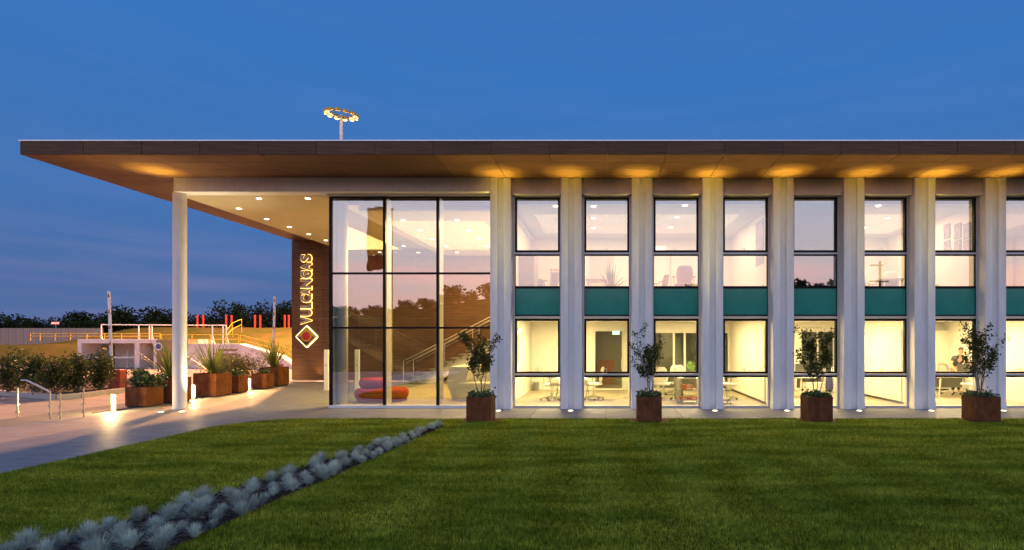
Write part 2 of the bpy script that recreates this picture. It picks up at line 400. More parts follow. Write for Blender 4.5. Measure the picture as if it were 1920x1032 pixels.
def translucent(m, fac):
    t_ = m.node_tree; n_ = t_.nodes; p_ = n_['Principled BSDF']; tl = n_.new('ShaderNodeBsdfTranslucent')
    if p_.inputs['Base Color'].links: t_.links.new(p_.inputs['Base Color'].links[0].from_socket, tl.inputs[0])
    else: tl.inputs[0].default_value = p_.inputs['Base Color'].default_value
    ms_ = n_.new('ShaderNodeMixShader'); ms_.inputs[0].default_value = fac
    t_.links.new(p_.outputs[0], ms_.inputs[1]); t_.links.new(tl.outputs[0], ms_.inputs[2]); t_.links.new(ms_.outputs[0], n_['Material Output'].inputs['Surface'])
for m_ in (m_grass, m_fes, m_leafm, m_shrub, m_yucca, m_laurel): translucent(m_, .42)
gr = mesh_obj('grass', np_mesh('grass', gv, 3), m_grass); tag(gr, 'short mown grass blades covering the lawn', 'grass', kind='stuff')

# ------------------------------------------------------------------ office building
B = empty('office_building', 'long two-storey office building with wood-clad flat roof and white piers', 'building')
ROOFZ, SOFZ, CAPZ = 7.27, 6.92, 7.30
XL, XR, YF = -15.34, 17.0, -2.11
# roof core (behind the cladding)
mk('roof', BX(XL+.02, XR, YF+.02, 11.6, SOFZ+.03, ROOFZ-.02), m_joint, B)
mk('roof_flashing', BX(XL-.02, XR+.02, YF-.02, 11.62, ROOFZ+.001, CAPZ), m_cap, B)
jx = [XL]+[X(156, 14.89)+1.523*k for k in range(30)]
jx = [v for v in jx if v < XR]+[XR]
def panel_mesh(w, d, h):
    me = bm_mesh(BX(-w/2, w/2, -d/2, d/2, -h/2, h/2, bev=.003), 'panel'); me.materials.append(m_wood); return me
cache = {}
def panel(name, x0, x1, y0, y1, z0, z1, par=None, gap=.012):
    w, d, h = x1-x0-(gap if x1-x0 > .05 else 0), y1-y0-(gap if y1-y0 > .05 else 0), z1-z0-(gap if z1-z0 > .3 else 0)
    key = (round(w, 3), round(d, 3), round(h, 3))
    if key not in cache: cache[key] = panel_mesh(w, d, h)
    return mesh_obj(name, cache[key], parent=par or B, loc=((x0+x1)/2, (y0+y1)/2, (z0+z1)/2))
for a, b in zip(jx, jx[1:]):
    panel('fascia_panel', a, b, YF, YF+.02, SOFZ, ROOFZ)
    yy = [YF+.022, YF+.66, YF+1.29, YF+1.92, .45]
    for c, d in zip(yy, yy[1:]):
        panel('soffit_panel', a, b, c, d, SOFZ, SOFZ+.025)
ly = [.45+1.5*k for k in range(8)]
for c, d in zip(ly, ly[1:]):
    d = min(d, 11.6)
    panel('soffit_panel', XL, jx[1], c, d, SOFZ, SOFZ+.025)
    panel('soffit_panel', jx[1], -13.0, c, d, SOFZ, SOFZ+.025)
for c, d in zip([YF+.021, YF+1.5, YF+3, YF+4.5, YF+6, YF+7.5, YF+9, YF+10.5], [YF+1.5, YF+3, YF+4.5, YF+6, YF+7.5, YF+9, YF+10.5, 11.6]):
    panel('fascia_panel', XL-.002, XL+.018, c, d, SOFZ, ROOFZ)

# canopy beam, ceiling and round column
BEZ = 6.49
mk('canopy_beam', BX(-12.93, -3.50, 0, .42, BEZ, SOFZ-.002, bev=.006), m_conc, B)
cei = mk('canopy_ceiling', BX(-13.1, -8.46, .422, 10.75, BEZ+.004, SOFZ-.004), m_ceil, B)
bm = bmesh.new(); lathe(bm, [(.20, 0), (.20, .03), (.182, .032), (.182, BEZ+.002)], seg=32)
mk('round_column', bm, m_colw, B, loc=(X(337, 17.2), .2, 0), smooth=False)
for f in B.children[-1].data.polygons: f.use_smooth = abs(f.normal.z) < .5
mk('beam_above_windows', BX(-3.5, XR, .13, .50, BEZ-.02, SOFZ-.003), m_conc, B)

# piers: two ribs with a recess, a plinth block each
PITCH = 2.111
PX0 = X(919, 17)
NB = 9
def pier_part(name, x0, x1, y0, y1, z0, z1, par):
    return mk(name, BX(x0, x1, y0, y1, z0, z1, bev=.008), m_conc, par)
pier0 = bpy.data.objects.new('pier', bm_mesh(BX(.2, .42, .10, .60, 0, SOFZ-.002), 'pier')); pier0.data.materials.append(m_conc); link(pier0, B)
pier_part('rib', 0, .215, 0, .60, .212, SOFZ-.001, pier0); pier_part('rib', .405, .62, 0, .60, .212, SOFZ-.001, pier0)
pier_part('plinth', -.012, .222, -.014, .60, 0, .21, pier0); pier_part('plinth', .398, .632, -.014, .60, 0, .21, pier0)
pier0.location = (PX0, 0, 0)
for i in range(1, NB+1):
    p = copy_tree(pier0, B); p.location = (PX0+PITCH*i, 0, 0)

# windows between the piers
GY = .39
def zz(py): return Z(py, 17.39)
def rect_frame(bm, x0, x1, z0, z1, t, y0, y1, tb=None, tt=None):
    tb = tb or t; tt = tt or t
    box(bm, x0, x0+t, y0, y1, z0, z1); box(bm, x1-t, x1, y0, y1, z0, z1)
    box(bm, x0+t, x1-t, y0+.001, y1, z0, z0+tb); box(bm, x0+t, x1-t, y0+.001, y1, z1-tt, z1)
bm = bmesh.new(); w0 = .745
rect_frame(bm, -w0, w0, 0.0, 6.47, .062, GY-.05, GY+.10)
box(bm, -w0+.062, w0-.062, GY-.035, GY+.08, zz(477.5), zz(474)); box(bm, -w0+.062, w0-.062, GY-.035, GY+.08, zz(597), zz(593.5)); box(bm, -w0+.062, w0-.062, GY-.035, GY+.08, zz(704), zz(701))
win0 = mk('window', bm, m_alu, B)
wx = .682
def sash(z0, z1):
    bm = bmesh.new(); rect_frame(bm, -wx, wx, z0, z1, .058, GY-.045, GY+.06, tt=.075); s = mk('sash_frame', bm, m_dark, win0); return s
sash(zz(473.5), zz(368.5)); sash(zz(700.5), zz(597.5))
for z0, z1 in ((zz(541), zz(537)), (zz(593), zz(590.5)), (zz(480), zz(477.6)), (zz(707.5), zz(704.2))):
    mk('glazing_bar', BX(-wx, wx, GY-.04, GY+.05, z0, z1), m_dark, win0)
for s in (-1, 1):
    mk('glazing_bar', BX(min(s*wx, s*(wx-.014)), max(s*wx, s*(wx-.014)), GY-.03, GY+.04, zz(593)+.001, zz(480)), m_dark, win0)
for z0, z1 in ((zz(470), zz(373)), (zz(537), zz(480)), (zz(697), zz(602)), (.10, zz(707.5))):
    mk('pane', BX(-wx+.01, wx-.01, GY, GY+.012, z0-.02, z1+.02), m_glass, win0)
mk('spandrel_panel', BX(-wx+.006, wx-.006, GY-.006, GY+.01, zz(590.8), zz(540.8)), m_green, win0)
mk('bottom_rail', BX(-w0, w0, GY-.09, GY-.051, 0, .075, bev=.004), m_alu, win0)
for zc in (zz(698)+.03, zz(471)+.03):
    bm = bmesh.new(); box(bm, -.02, .02, GY+.06, GY+.10, zc, zc+.07); box(bm, -.09, .02, GY+.085, GY+.105, zc+.05, zc+.075); mk('handle', bm, m_steel, win0)
mk('head_lining', BX(-w0+.03, w0-.03, GY-.30, GY-.06, BEZ-.055, BEZ-.024), m_white, win0)
WC = [-2.116+PITCH*i for i in range(NB)]
win0.location = (WC[0], 0, 0)
for i in range(1, NB):
    c = copy_tree(win0, B); c.location = (WC[i], 0, 0)

# lobby glazing
LXL, LXR = X(620, 17.39), -3.49
lob = mk('lobby_glazing', BX(LXL-.02, LXR, GY-.10, GY+.12, 0, .085, bev=.004), m_white, B)
mxs = [LXL, X(720.5, 17.39), X(820.5, 17.39)]
ztr = [zz(513), zz(615)]
for i, xm in enumerate(mxs):
    mk('mullion', BX(xm-.03, xm+.045, GY-.04, GY+.06, .086, 6.44), m_dark, lob)
    mk('glass_fin', BX(xm-.01, xm+.035, GY+.061, GY+.50, .086, 6.44), m_finw, lob)
edges = mxs+[LXR]
for zt in ztr:
    for a, b in zip(edges, edges[1:]): mk('transom', BX(a+.046, b-.031 if b != LXR else b, GY-.035, GY+.055, zt-.03, zt+.03), m_dark, lob)
for a, b in zip(edges, edges[1:]):
    mk('transom', BX(a+.046, b-.031 if b != LXR else b, GY-.035, GY+.055, 6.40, 6.44), m_dark, lob)
    for z0, z1 in ((.086, ztr[1]-.031), (ztr[1]+.031, ztr[0]-.031), (ztr[0]+.031, 6.399)):
        mk('pane', BX(a+.046, b-.031 if b != LXR else b, GY, GY+.012, z0, z1), m_glass, lob)
mk('head_rail', BX(LXL-.03, LXR, GY-.16, GY+.10, 6.441, 6.487), m_alu, lob)
# side glazing of the lobby, towards the entrance
ysd = [GY+.07, 2.6, 4.7, 6.8, 8.9, 10.70]
for a, b in zip(ysd, ysd[1:]):
    for z0, z1 in ((.03, ztr[1]-.006), (ztr[1]+.006, ztr[0]-.006), (ztr[0]+.006, 6.43)):
        mk('pane', BX(LXL-.006, LXL+.006, a+.006, b-.006, z0, z1), m_clear, lob)
bm = bmesh.new(); lathe(bm, [(.165, .02), (.165, 6.4)], seg=28); c = mk('round_column', bm, m_finw, B, loc=(X(641, 17.72), .74, 0))
for f in c.data.polygons: f.use_smooth = abs(f.normal.z) < .5

# wood-clad wall behind the entrance, running on inside the lobby
WY = 10.8
ww = mk('wood_wall', BX(-15.36, -2.6, WY+.03, WY+.42, .08, SOFZ-.003), m_joint, B)
pxs = [-15.38, X(604.5, 27.8)]+[X(604.5, 27.8)+1.52*k for k in range(1, 9)]
zs = [.14, 1.62, 3.10, 4.58, 6.06, SOFZ-.004]
for a, b in zip(pxs, pxs[1:]):
    for c, d in zip(zs, zs[1:]): panel('cladding_panel', a, b, WY, WY+.028, c, d, ww, gap=.008)
panel('cladding_panel', -15.385, -15.365, WY+.03, WY+.42, .14, SOFZ-.01, ww)

# interior: floors, walls, ceilings
FF = 3.45; UC = 6.25; GC = 2.80
mk('lobby_floor', BX(LXL+.05, -3.3, GY+.121, WY, -.02, .022), m_lobfl, B)
mk('lobby_ceiling', BX(LXL+.6, -3.3, 1.0, WY-.01, 6.16, 6.3), m_iceil, B)
mk('lobby_bulkhead', BX(LXL+.03, -3.3, GY+.55, WY, 6.32, 6.45), m_iwall, B)
mk('partition_wall', BX(-3.28, -3.12, .61, 10.79, .0, 6.44), m_iwall, B)
mk('ground_floor_slab', BX(-3.12, 16.8, .61, 11.2, -.02, .02), m_ifloor, B)
mk('first_floor_slab', BX(-3.12, 16.8, .52, 11.2, GC, FF), m_iceil, B)
mk('first_floor_finish', BX(-3.11, 16.79, .53, 11.19, FF+.001, FF+.012), m_ifloor, B)
mk('upper_ceiling', BX(-3.12, 16.8, .52, 11.2, UC, 6.46), m_iceil, B)
mk('rear_wall', BX(-3.12, 16.9, 11.21, 11.5, -.02, SOFZ), m_iwall, B)
mk('end_wall', BX(16.8, 16.98, .61, 11.2, -.02, SOFZ), m_iwall, B)
BY = 6.4
for xw in (.92, 5.14, 9.52, 13.9):
    mk('partition_wall', BX(xw-.06, xw+.06, .62, BY, .021, GC-.001), m_iwall, B)
for xw in (5.14, 7.25, 11.55):
    mk('partition_wall', BX(xw-.06, xw+.06, .62, BY, FF+.013, UC-.001), m_iwall, B)
# ground floor back walls with openings
d1 = X(1116, 23.4); d2 = X(1166, 23.4)
mk('back_wall', BX(-3.11, d1, BY, BY+.12, .021, GC-.001), m_iwall, B)
mk('back_wall', BX(d2, .86, BY, BY+.12, .021, GC-.001), m_iwall, B)
mk('back_wall', BX(d1, d2, BY, BY+.12, 2.42, GC-.001), m_iwall, B)
bm = bmesh.new(); rect_frame(bm, d1-.05, d2+.05, .021, 2.47, .05, BY-.03, BY-.001); mk('door_frame', bm, m_icab, B)
g_ = mk('glass_door', BX(d2-.02, d2+.0, BY-.95, BY-.04, .03, 2.4), m_clear, B)
mk('handle', BX(d2-.05, d2-.021, BY-.9, BY-.86, .9, 1.3), m_steel, g_)
mk('corridor_back_wall', BX(-3.0, 16.7, 9.0, 9.1, .021, GC-.001), m_corr, B)
mk('corridor_door', BX(-.45, .32, 8.94, 8.99, .02, 1.15), M('brown_wood_door', (.20, .07, .03), .5, var=(.26, .1, .045), vscale=2, stretch=(8, 8, 1)), B)
# room 2: glazed corridor partition
mk('back_wall', BX(.98, 5.08, BY, BY+.12, 2.35, GC-.001), m_iwall, B)
gw = mk('glazed_partition', BX(.98, 5.08, BY+.05, BY+.07, .021, .06), m_icab, B)
for xp in (.99, 1.62, 2.75, 3.2, 3.75, 5.02):
    mk('post', BX(xp-.04, xp+.04, BY+.0, BY+.1, .061, 2.349), m_icab, gw)
for a, b in zip((1.03, 1.66, 2.79, 3.24, 3.79), (1.58, 2.71, 3.16, 3.71, 4.98)):
    mk('pane', BX(a, b, BY+.045, BY+.055, .061, 2.349), m_clear, gw)
mk('corridor_door', BX(2.82, 3.14, BY+.5, BY+.55, .02, 2.2), m_corr, gw)
# room 3 back wall with doorway
d3 = X(1499, 23.6); d4 = X(1560, 23.6)
mk('back_wall', BX(5.21, d3, BY, BY+.12, .021, GC-.001), m_iwall, B)
mk('back_wall', BX(d4, 9.45, BY, BY+.12, .021, GC-.001), m_iwall, B)
mk('back_wall', BX(d3, d4, BY, BY+.12, 2.4, GC-.001), m_iwall, B)
bm = bmesh.new(); rect_frame(bm, d3-.05, d4+.05, .021, 2.45, .06, BY-.03, BY-.001); box(bm, (d3+d4)/2-.03, (d3+d4)/2+.03, BY-.03, BY-.002, .08, 2.39); mk('door_frame', bm, m_icab, B)
mk('pane', BX(d3+.01, d4-.01, BY+.02, BY+.03, .08, 2.38), m_clear, B)
bm = bmesh.new()
for k in range(7): box(bm, 8.02+k*.115, 8.10+k*.115, BY-.014, BY-.001, 2.53, 2.60)
mk('air_grille', bm, m_lgrey, B)
mk('back_wall', BX(9.58, 16.7, BY, BY+.12, .021, GC-.001), m_iwall, B)
for xw in (5.085, 9.465):               # tall cabinets flush on the right-hand partitions
    for k in range(5):
        mk('cabinet_front', BX(xw-.05, xw-.012, 1.25+k*1.02, 1.25+k*1.02+1.008, .10, 2.42), m_icab, B)
    mk('cabinet_plinth', BX(xw-.035, xw-.01, .75, 6.38, .021, .09), m_black, B)
for k in range(5):
    mk('cabinet_front', BX(9.75+k*.82, 9.75+k*.82+.81, BY-.34, BY-.001, .10, 2.44), m_icab, B)
# upper back wall and doors
mk('back_wall', BX(-3.11, 16.7, BY, BY+.12, FF+.013, UC-.001), m_iwall, B)
for xa, m_ in ((X(1128, 23.4), m_mgrey), (X(1236, 23.4), e_tube)):
    bm = bmesh.new(); rect_frame(bm, xa-.5, xa+.5, FF+.02, FF+2.2, .07, BY-.03, BY-.001); mk('door_frame', bm, m_lgrey, B)
mk('door_leaf', BX(X(1128, 23.4)-.43, X(1128, 23.4)+.43, BY-.02, BY-.001, FF+.02, FF+2.13), m_lgrey, B)
# ceiling tile joints upstairs and in the lobby
def tiles(x0, x1, y0, y1, z, step, nm):
    x_ = x0
    while x_ < x1-.3:
        y_ = y0
        while y_ < y1-.3:
            mesh_obj(nm, tile_me, parent=B, loc=(x_+step/2, y_+step/2, z)); y_ += step
        x_ += step
tile_me = bm_mesh(BX(-.59, .59, -.59, .59, -.012, 0, bev=.006), 'tile'); tile_me.materials.append(m_iceil)
tiles(LXL+.7, -3.4, 1.1, WY-.3, 6.158, 1.2, 'ceiling_tile')
tiles(-3.0, 4.9, .8, BY-.2, UC-.002, 1.2, 'ceiling_tile')
tiles(7.4, 11.3, .8, BY-.2, UC-.002, 1.2, 'ceiling_tile')

# downlights
dl_me = None
def downlight(x_, y_, z_, par, r=.075):
    global dl_me
    if dl_me is None:
        bm = bmesh.new(); lathe(bm, [(.075, -.012), (.075, 0)], seg=14); dl_me = bm_mesh(bm, 'downlight'); dl_me.materials.append(e_down)
    return mesh_obj('downlight', dl_me, parent=par, loc=(x_, y_, z_))
canopy_dl = []
for px, py in ((485.5, 372.5), (577, 372.5), (448, 391.5), (500, 411), (542.5, 426), (579, 439.5), (611, 451)):
    d = (BEZ-CAMZ)*F/(636-py); o = downlight(X(px, d), d+CAMY, BEZ+.003, B)
    lamp('SPOT', 'downlight_beam', (X(px, d), d+CAMY, BEZ-.02), 28, WARM, B, spot_size=R(100), spot_blend=.8, shadow_soft_size=.06)
for px, py in ((756, 413), (788, 432), (811, 448), (757, 461.5), (784, 473.5), (712, 473), (857, 413), (879, 432), (898, 448), (837, 462), (857, 473.5), (914, 462)):
    d = (6.146-CAMZ)*F/(636-py); downlight(X(px, d), d+CAMY, 6.146, B)
for px, py in ((1042, 387), (1113, 387.5), (1113, 409.5), (1113, 428), (1147, 462), (1284, 386), (1269, 407.5), (1258, 426.5), (1647, 386.5), (1664, 409), (1622, 427)):
    d = (UC-.014-CAMZ)*F/(636-py); downlight(X(px, d), d+CAMY, UC-.014, B)

# one area light added under each ceiling to light the room, no panel built
def room_light(x0, x1, y0, y1, z, power, col):
    lamp('AREA', 'room_fill_light', ((x0+x1)/2, (y0+y1)/2, z-.03), power, col, B, shape='RECTANGLE', size=x1-x0, size_y=y1-y0)
GW = (1.0, .74, .34); UW = (1.0, .67, .35); LW = (1.0, .66, .22)
room_light(-2.0, -.3, 1.1, 4.6, GC, 800, GW)
room_light(2.2, 4.0, 1.1, 4.6, GC, 680, GW)
room_light(6.2, 8.4, 1.1, 4.6, GC, 800, GW)
room_light(10.6, 13.0, 1.1, 4.8, GC, 740, GW)
room_light(14.6, 16.2, 2.0, 4.8, GC, 260, GW)
room_light(-2.4, 4.4, 1.8, 5.2, UC, 450, UW)
room_light(7.9, 10.9, 1.8, 5.2, UC, 260, UW)
room_light(12.3, 15.0, 1.8, 5.2, UC, 130, UW)
room_light(-7.6, -4.2, 2.4, 8.6, 6.15, 1750, LW)
lamp('AREA', 'corridor_lamp', (1.0, 7.8, GC-.03), 60, GW, B, shape='RECTANGLE', size=5, size_y=.4)
for xt, yt in ((WC[7]+.05, 2.2), (WC[7]+.15, 3.6)):
    mk('tube_light', BX(xt-.6, xt+.6, yt-.05, yt+.05, UC-.05, UC-.014), e_tube, B)
mk('strip_light', BX(X(1226, 23)-.2, X(1246, 23)+.1, BY+.0-.02, BY-.002, Z(470, 23.3), Z(462, 23.3)), e_strip, B)

# ------------------------------------------------------------------ halo-lit sign
sg = empty('wall_sign', 'backlit VULCANGAS letters and diamond emblem on the dark wood wall', 'sign', (0, 0, 0))
SY = WY-.06
def glyph(ch_, off):
    cu = bpy.data.curves.new('g', 'FONT'); cu.body = ch_; cu.size = 1; cu.offset = off; cu.extrude = .5; cu.resolution_u = 3
    ob = bpy.data.objects.new('g', cu); link(ob); bpy.context.view_layer.update()
    me = bpy.data.meshes.new_from_object(ob.evaluated_get(bpy.context.evaluated_depsgraph_get()))
    bpy.data.objects.remove(ob); return me
yb = [562, 508, 457, 417, 372, 322, 257, 207, 148]; yt = [513, 462, 416, 369, 323, 262, 207, 155, 98]
xa_, xb_ = X(530+122/3.555, 27.75), X(530+194/3.555, 27.75)
def letter(ch_, z0, z1, off, grow, y0, y1, mat, nm, par):
    me = glyph(ch_, off); n = len(me.vertices); co = np.empty(n*3, np.float32); me.vertices.foreach_get('co', co); co = co.reshape(-1, 3)
    mn = co.min(0); mxx = co.max(0); u = (co-mn)/(mxx-mn)
    out = np.empty_like(co)
    out[:, 2] = (z0-grow)+u[:, 0]*(z1-z0+2*grow); out[:, 0] = (xb_+grow)-u[:, 1]*(xb_-xa_+2*grow); out[:, 1] = y1-u[:, 2]*(y1-y0)
    me.vertices.foreach_set('co', out.ravel()); me.materials.clear(); me.update()
    return mesh_obj(nm, me, mat, par)
for ch_, b_, t_ in zip('VULCANGAS', yb, yt):
    z0 = Z(450+b_/3.555, 27.75); z1 = Z(450+t_/3.555, 27.75)
    l_ = letter(ch_, z0, z1, .046, 0, SY-.05, SY, m_signg, 'letter', sg)
    letter(ch_, z0, z1, .062, .030, SY+.002, SY+.02, e_halo, 'halo', l_)
ex, ez = X(575.6, 27.75), Z(631.6, 27.75)
def diamond(h, y0, y1, r=.12):
    pts_ = []
    for k, (dx, dz) in enumerate(((0, -1), (1, 0), (0, 1), (-1, 0))):
        a0 = math.atan2(dz, dx)
        for t_ in (-.5, -.17, .17, .5):
            aa = a0+t_*math.pi/2
            pts_.append((ex+dx*(h-r*h*1.41)+math.cos(aa)*r*h, ez+dz*(h-r*h*1.41)+math.sin(aa)*r*h))
    bm = bmesh.new(); prism(bm, pts_, y0, y1); return bm
em = mk('emblem', diamond(.50, SY-.05, SY), m_gold, sg)
mk('halo', diamond(.57, SY+.002, SY+.02), e_halow, em)
bm = bmesh.new(); prism(bm, [(ex-.40, ez), (ex+.40, ez), (ex+.03, ez-.40), (ex-.03, ez-.40)], SY-.056, SY-.0505); mk('lower_field', bm, m_signb, em)
def disc(r, y0, y1): bm = bmesh.new(); prism(bm, [(ex+r*math.cos(2*math.pi*k/28), ez+.02+r*math.sin(2*math.pi*k/28)) for k in range(28)], y0, y1); return bm
mk('ring', disc(.255, SY-.062, SY-.0565), m_gold, em); mk('red_disc', disc(.205, SY-.07, SY-.0625), m_signr, em)
# wall washer at the foot of the wood wall
lamp('SPOT', 'wall_washer', (X(586, 27), WY-.35, .05), 60, WARM, sg, rot=(R(180-18), 0, 0), spot_size=R(70), spot_blend=1, shadow_soft_size=.05)

# ------------------------------------------------------------------ recessed ground spotlights
def uplight(x_, y_, label, power=11000, size=13, tilt=(R(.9), 0), col=(1.0, .80, .10)):
    t = empty('ground_spotlight', label, 'spotlight', (x_, y_, 0), group='recessed ground spotlights')
    bm = bmesh.new(); lathe(bm, [(.095, 0), (.095, .006), (.07, .0065)], seg=18); mk('trim_ring', bm, m_steel, t)
    bm = bmesh.new(); lathe(bm, [(.068, .0066), (.068, .009)], seg=18); mk('lens', bm, e_up, t)
    k_ = rnd.uniform(.75, 1.2); dt = R(rnd.uniform(-.5, .9)); dx_ = R(rnd.uniform(-1, 1))
    if power > 5000:
        for sz, pw, tl in ((9, .95, .7), (15, .60, 1.3), (30, .10, 7), (52, .05, 16)):
            lamp('SPOT', 'spot_beam', (0, 0, .03), power*pw*k_, col if sz < 30 else (1.0, .73, .14), t, rot=(R(180)+R(tl)+dt, dx_, 0), spot_size=R(sz), spot_blend=1.0, shadow_soft_size=.04)
    elif power: lamp('SPOT', 'spot_beam', (0, 0, .03), power, col, t, rot=(R(180)+tilt[0], tilt[1], 0), spot_size=R(size), spot_blend=1.0, shadow_soft_size=.04)
    return t
ords = ['beside the lobby glazing', 'between first and second window', 'between second and third window', 'between third and fourth window', 'between fourth and fifth window',
        'between fifth and sixth window', 'between sixth and seventh window', 'between seventh and eighth window']
for i in range(8):
    uplight(PX0+.31+PITCH*i, -.33, 'small lit ground spotlight at the foot of the white pier '+ords[i])
uplight(X(302.7, 16.4), -.62, 'lit ground spotlight on the paving left of the round column', power=11000, size=18)
uplight(X(341, 16.45), -.56, 'lit ground spotlight touching the foot of the round column', power=500, size=26, col=(1.0, .84, .58))
uplight(X(357, 17.1), .25, 'lit ground spotlight just behind and right of the round column', power=900, size=50, tilt=(0, 0), col=(1.0, .82, .5))

# ------------------------------------------------------------------ vegetation generators
def crown_tree_mesh(seed, h, wd, n, leaf, vase=True):
    """small multi-stem tree: branches (bmesh) and leaves"""
    g = random.Random(seed); rg_ = np.random.default_rng(seed)
    bm = bmesh.new(); tips = []
    def branch(p, d, ln, r, lev):
        pts_ = [p]; q = p.copy(); dd = d.copy()
        nseg = 5
        for k in range(nseg):
            dd = (dd+Vector((g.uniform(-.16, .16), g.uniform(-.16, .16), g.uniform(-.02, .12)))).normalized(); q = q+dd*ln/nseg; pts_.append(q.copy())
            if lev < 2 and k >= 1:
                for _ in range(g.choice((1, 2)) if lev == 0 else g.choice((0, 1, 1))):
                    a = g.uniform(0, 2*math.pi); sd = (dd+Vector((math.cos(a), math.sin(a), .15))*g.uniform(.55, .95)).normalized()
                    branch(q.copy(), sd, ln*g.uniform(.28, .46), r*.5, lev+1)
            if lev >= 1 or k >= 3: tips.append((q.copy(), lev))
        tube(bm, pts_, [r*(1-.75*k/nseg) for k in range(nseg+1)], seg=5)
    stems = 4
    for s in range(stems):
        a = 2*math.pi*s/stems+g.uniform(-.4, .4); sp = wd/h*.55
        branch(Vector((.02*math.cos(a), .02*math.sin(a), -.03)), Vector((math.cos(a)*sp*g.uniform(.4, 1), math.sin(a)*sp*g.uniform(.4, 1), 1)).normalized(), h*g.uniform(.72, 1.0), .016, 0)
    idx = rg_.integers(0, len(tips), n)
    c = np.array([tips[i][0] for i in idx])+rg_.normal(scale=.045, size=(n, 3))
    zmx = c[:, 2].max(); c = c[c[:, 2] > zmx*.27]; xm = np.percentile(np.abs(c[:, :2]-c[:, :2].mean(0)), 97)
    sc_ = np.array([wd*.5/xm, wd*.5/xm, h/zmx]); c = c*sc_
    for v_ in bm.verts: v_.co = Vector((v_.co.x*sc_[0], v_.co.y*sc_[1], v_.co.z*sc_[2]))
    return bm_mesh(bm, 'stems'), np_mesh('leaves', leaf_verts(c, leaf, rg_), 4)
def bush_mesh(seed, rx, ry, h, n, leaf, z0=0.0, lumps=9, power=.45):
    rg_ = np.random.default_rng(seed)
    cs = []
    for k in range(lumps):
        a = rg_.uniform(0, 2*math.pi); r = rg_.uniform(0, .62); zc = rg_.uniform(.22, .78)
        cs.append((rx*r*math.cos(a), ry*r*math.sin(a), h*zc, rg_.uniform(.35, .55)))
    out = []
    for cx0, cy0, cz0, s in cs:
        m_ = n//lumps; d = rg_.normal(size=(m_, 3)); d /= np.linalg.norm(d, axis=1)[:, None]; rr = rg_.random(m_)**power
        out.append(np.stack([cx0+d[:, 0]*rr*rx*s, cy0+d[:, 1]*rr*ry*s, cz0+d[:, 2]*rr*h*s*.62], 1))
    c = np.concatenate(out); c[:, 2] = np.abs(c[:, 2])+z0
    return np_mesh('leaves', leaf_verts(c, leaf, rg_), 4)
def strap_mesh(seed, n, ln, wd):
    g = np.random.default_rng(seed); V = []
    for k in range(n):
        a = g.uniform(0, 2*math.pi); tilt = g.uniform(.08, 1.15); l = ln*g.uniform(.6, 1.1); w = wd*g.uniform(.7, 1.2)
        hd = np.array([math.cos(a), math.sin(a), 0]); sd = np.array([-math.sin(a), math.cos(a), 0]); p = np.array([0., 0, 0])+hd*g.uniform(0, .07); droop = g.uniform(.1, .9)*(tilt)
        seg = 6; prev = None; th = tilt*.72
        for s in range(seg+1):
            t = s/seg; ww_ = w*(1-t)**.6*(.55+.9*t if t < .5 else 1.0)
            a_, b_ = p-sd*ww_, p+sd*ww_
            if prev is not None: V += [prev[0], prev[1], b_, a_]
            prev = (a_, b_); th += droop/seg*1.3
            p = p+(hd*math.sin(th)+np.array([0, 0, math.cos(th)]))*l/seg
    return np_mesh('straps', np.array(V), 4)
def planter(label, x0, x1, y0, y1, h, plate=False, group='weathered steel planters'):
    cx0, cy0 = (x0+x1)/2, (y0+y1)/2; w, d = (x1-x0)/2, (y1-y0)/2
    t = empty('steel_planter', label, 'planter', (cx0, cy0, 0), group=group)
    bm = bmesh.new(); rim = .025; z0 = .05
    o_ = [(-w, -d), (w, -d), (w, d), (-w, d)]; i_ = [(-w+rim, -d+rim), (w-rim, -d+rim), (w-rim, d-rim), (-w+rim, d-rim)]
    vo0 = [bm.verts.new((a, b, z0)) for a, b in o_]; vo1 = [bm.verts.new((a, b, h)) for a, b in o_]
    vi1 = [bm.verts.new((a, b, h)) for a, b in i_]; vi0 = [bm.verts.new((a, b, h-.07)) for a, b in i_]
    bm.faces.new(vo0[::-1])
    for k in range(4):
        q = (k+1) % 4
        bm.faces.new((vo0[k], vo0[q], vo1[q], vo1[k])); bm.faces.new((vo1[k], vo1[q], vi1[q], vi1[k])); bm.faces.new((vi1[k], vi1[q], vi0[q], vi0[k]))
    bmesh.ops.bevel(bm, geom=[e for e in bm.edges if not e.is_boundary], offset=.004, segments=1, affect='EDGES')
    mk('box', bm, m_corten, t)
    mk('plinth', BX(-w+.035, w-.035, -d+.035, d-.035, .0, .0505), m_black, t)
    bm = bmesh.new(); box(bm, -w+rim, w-rim, -d+rim, d-rim, h-.12, h-.045); mk('soil', bm, m_mulch, t)
    if plate: mk('base_plate', BX(-.5, .5, -.42, .42, .001, .03), m_corten, t)
    return t

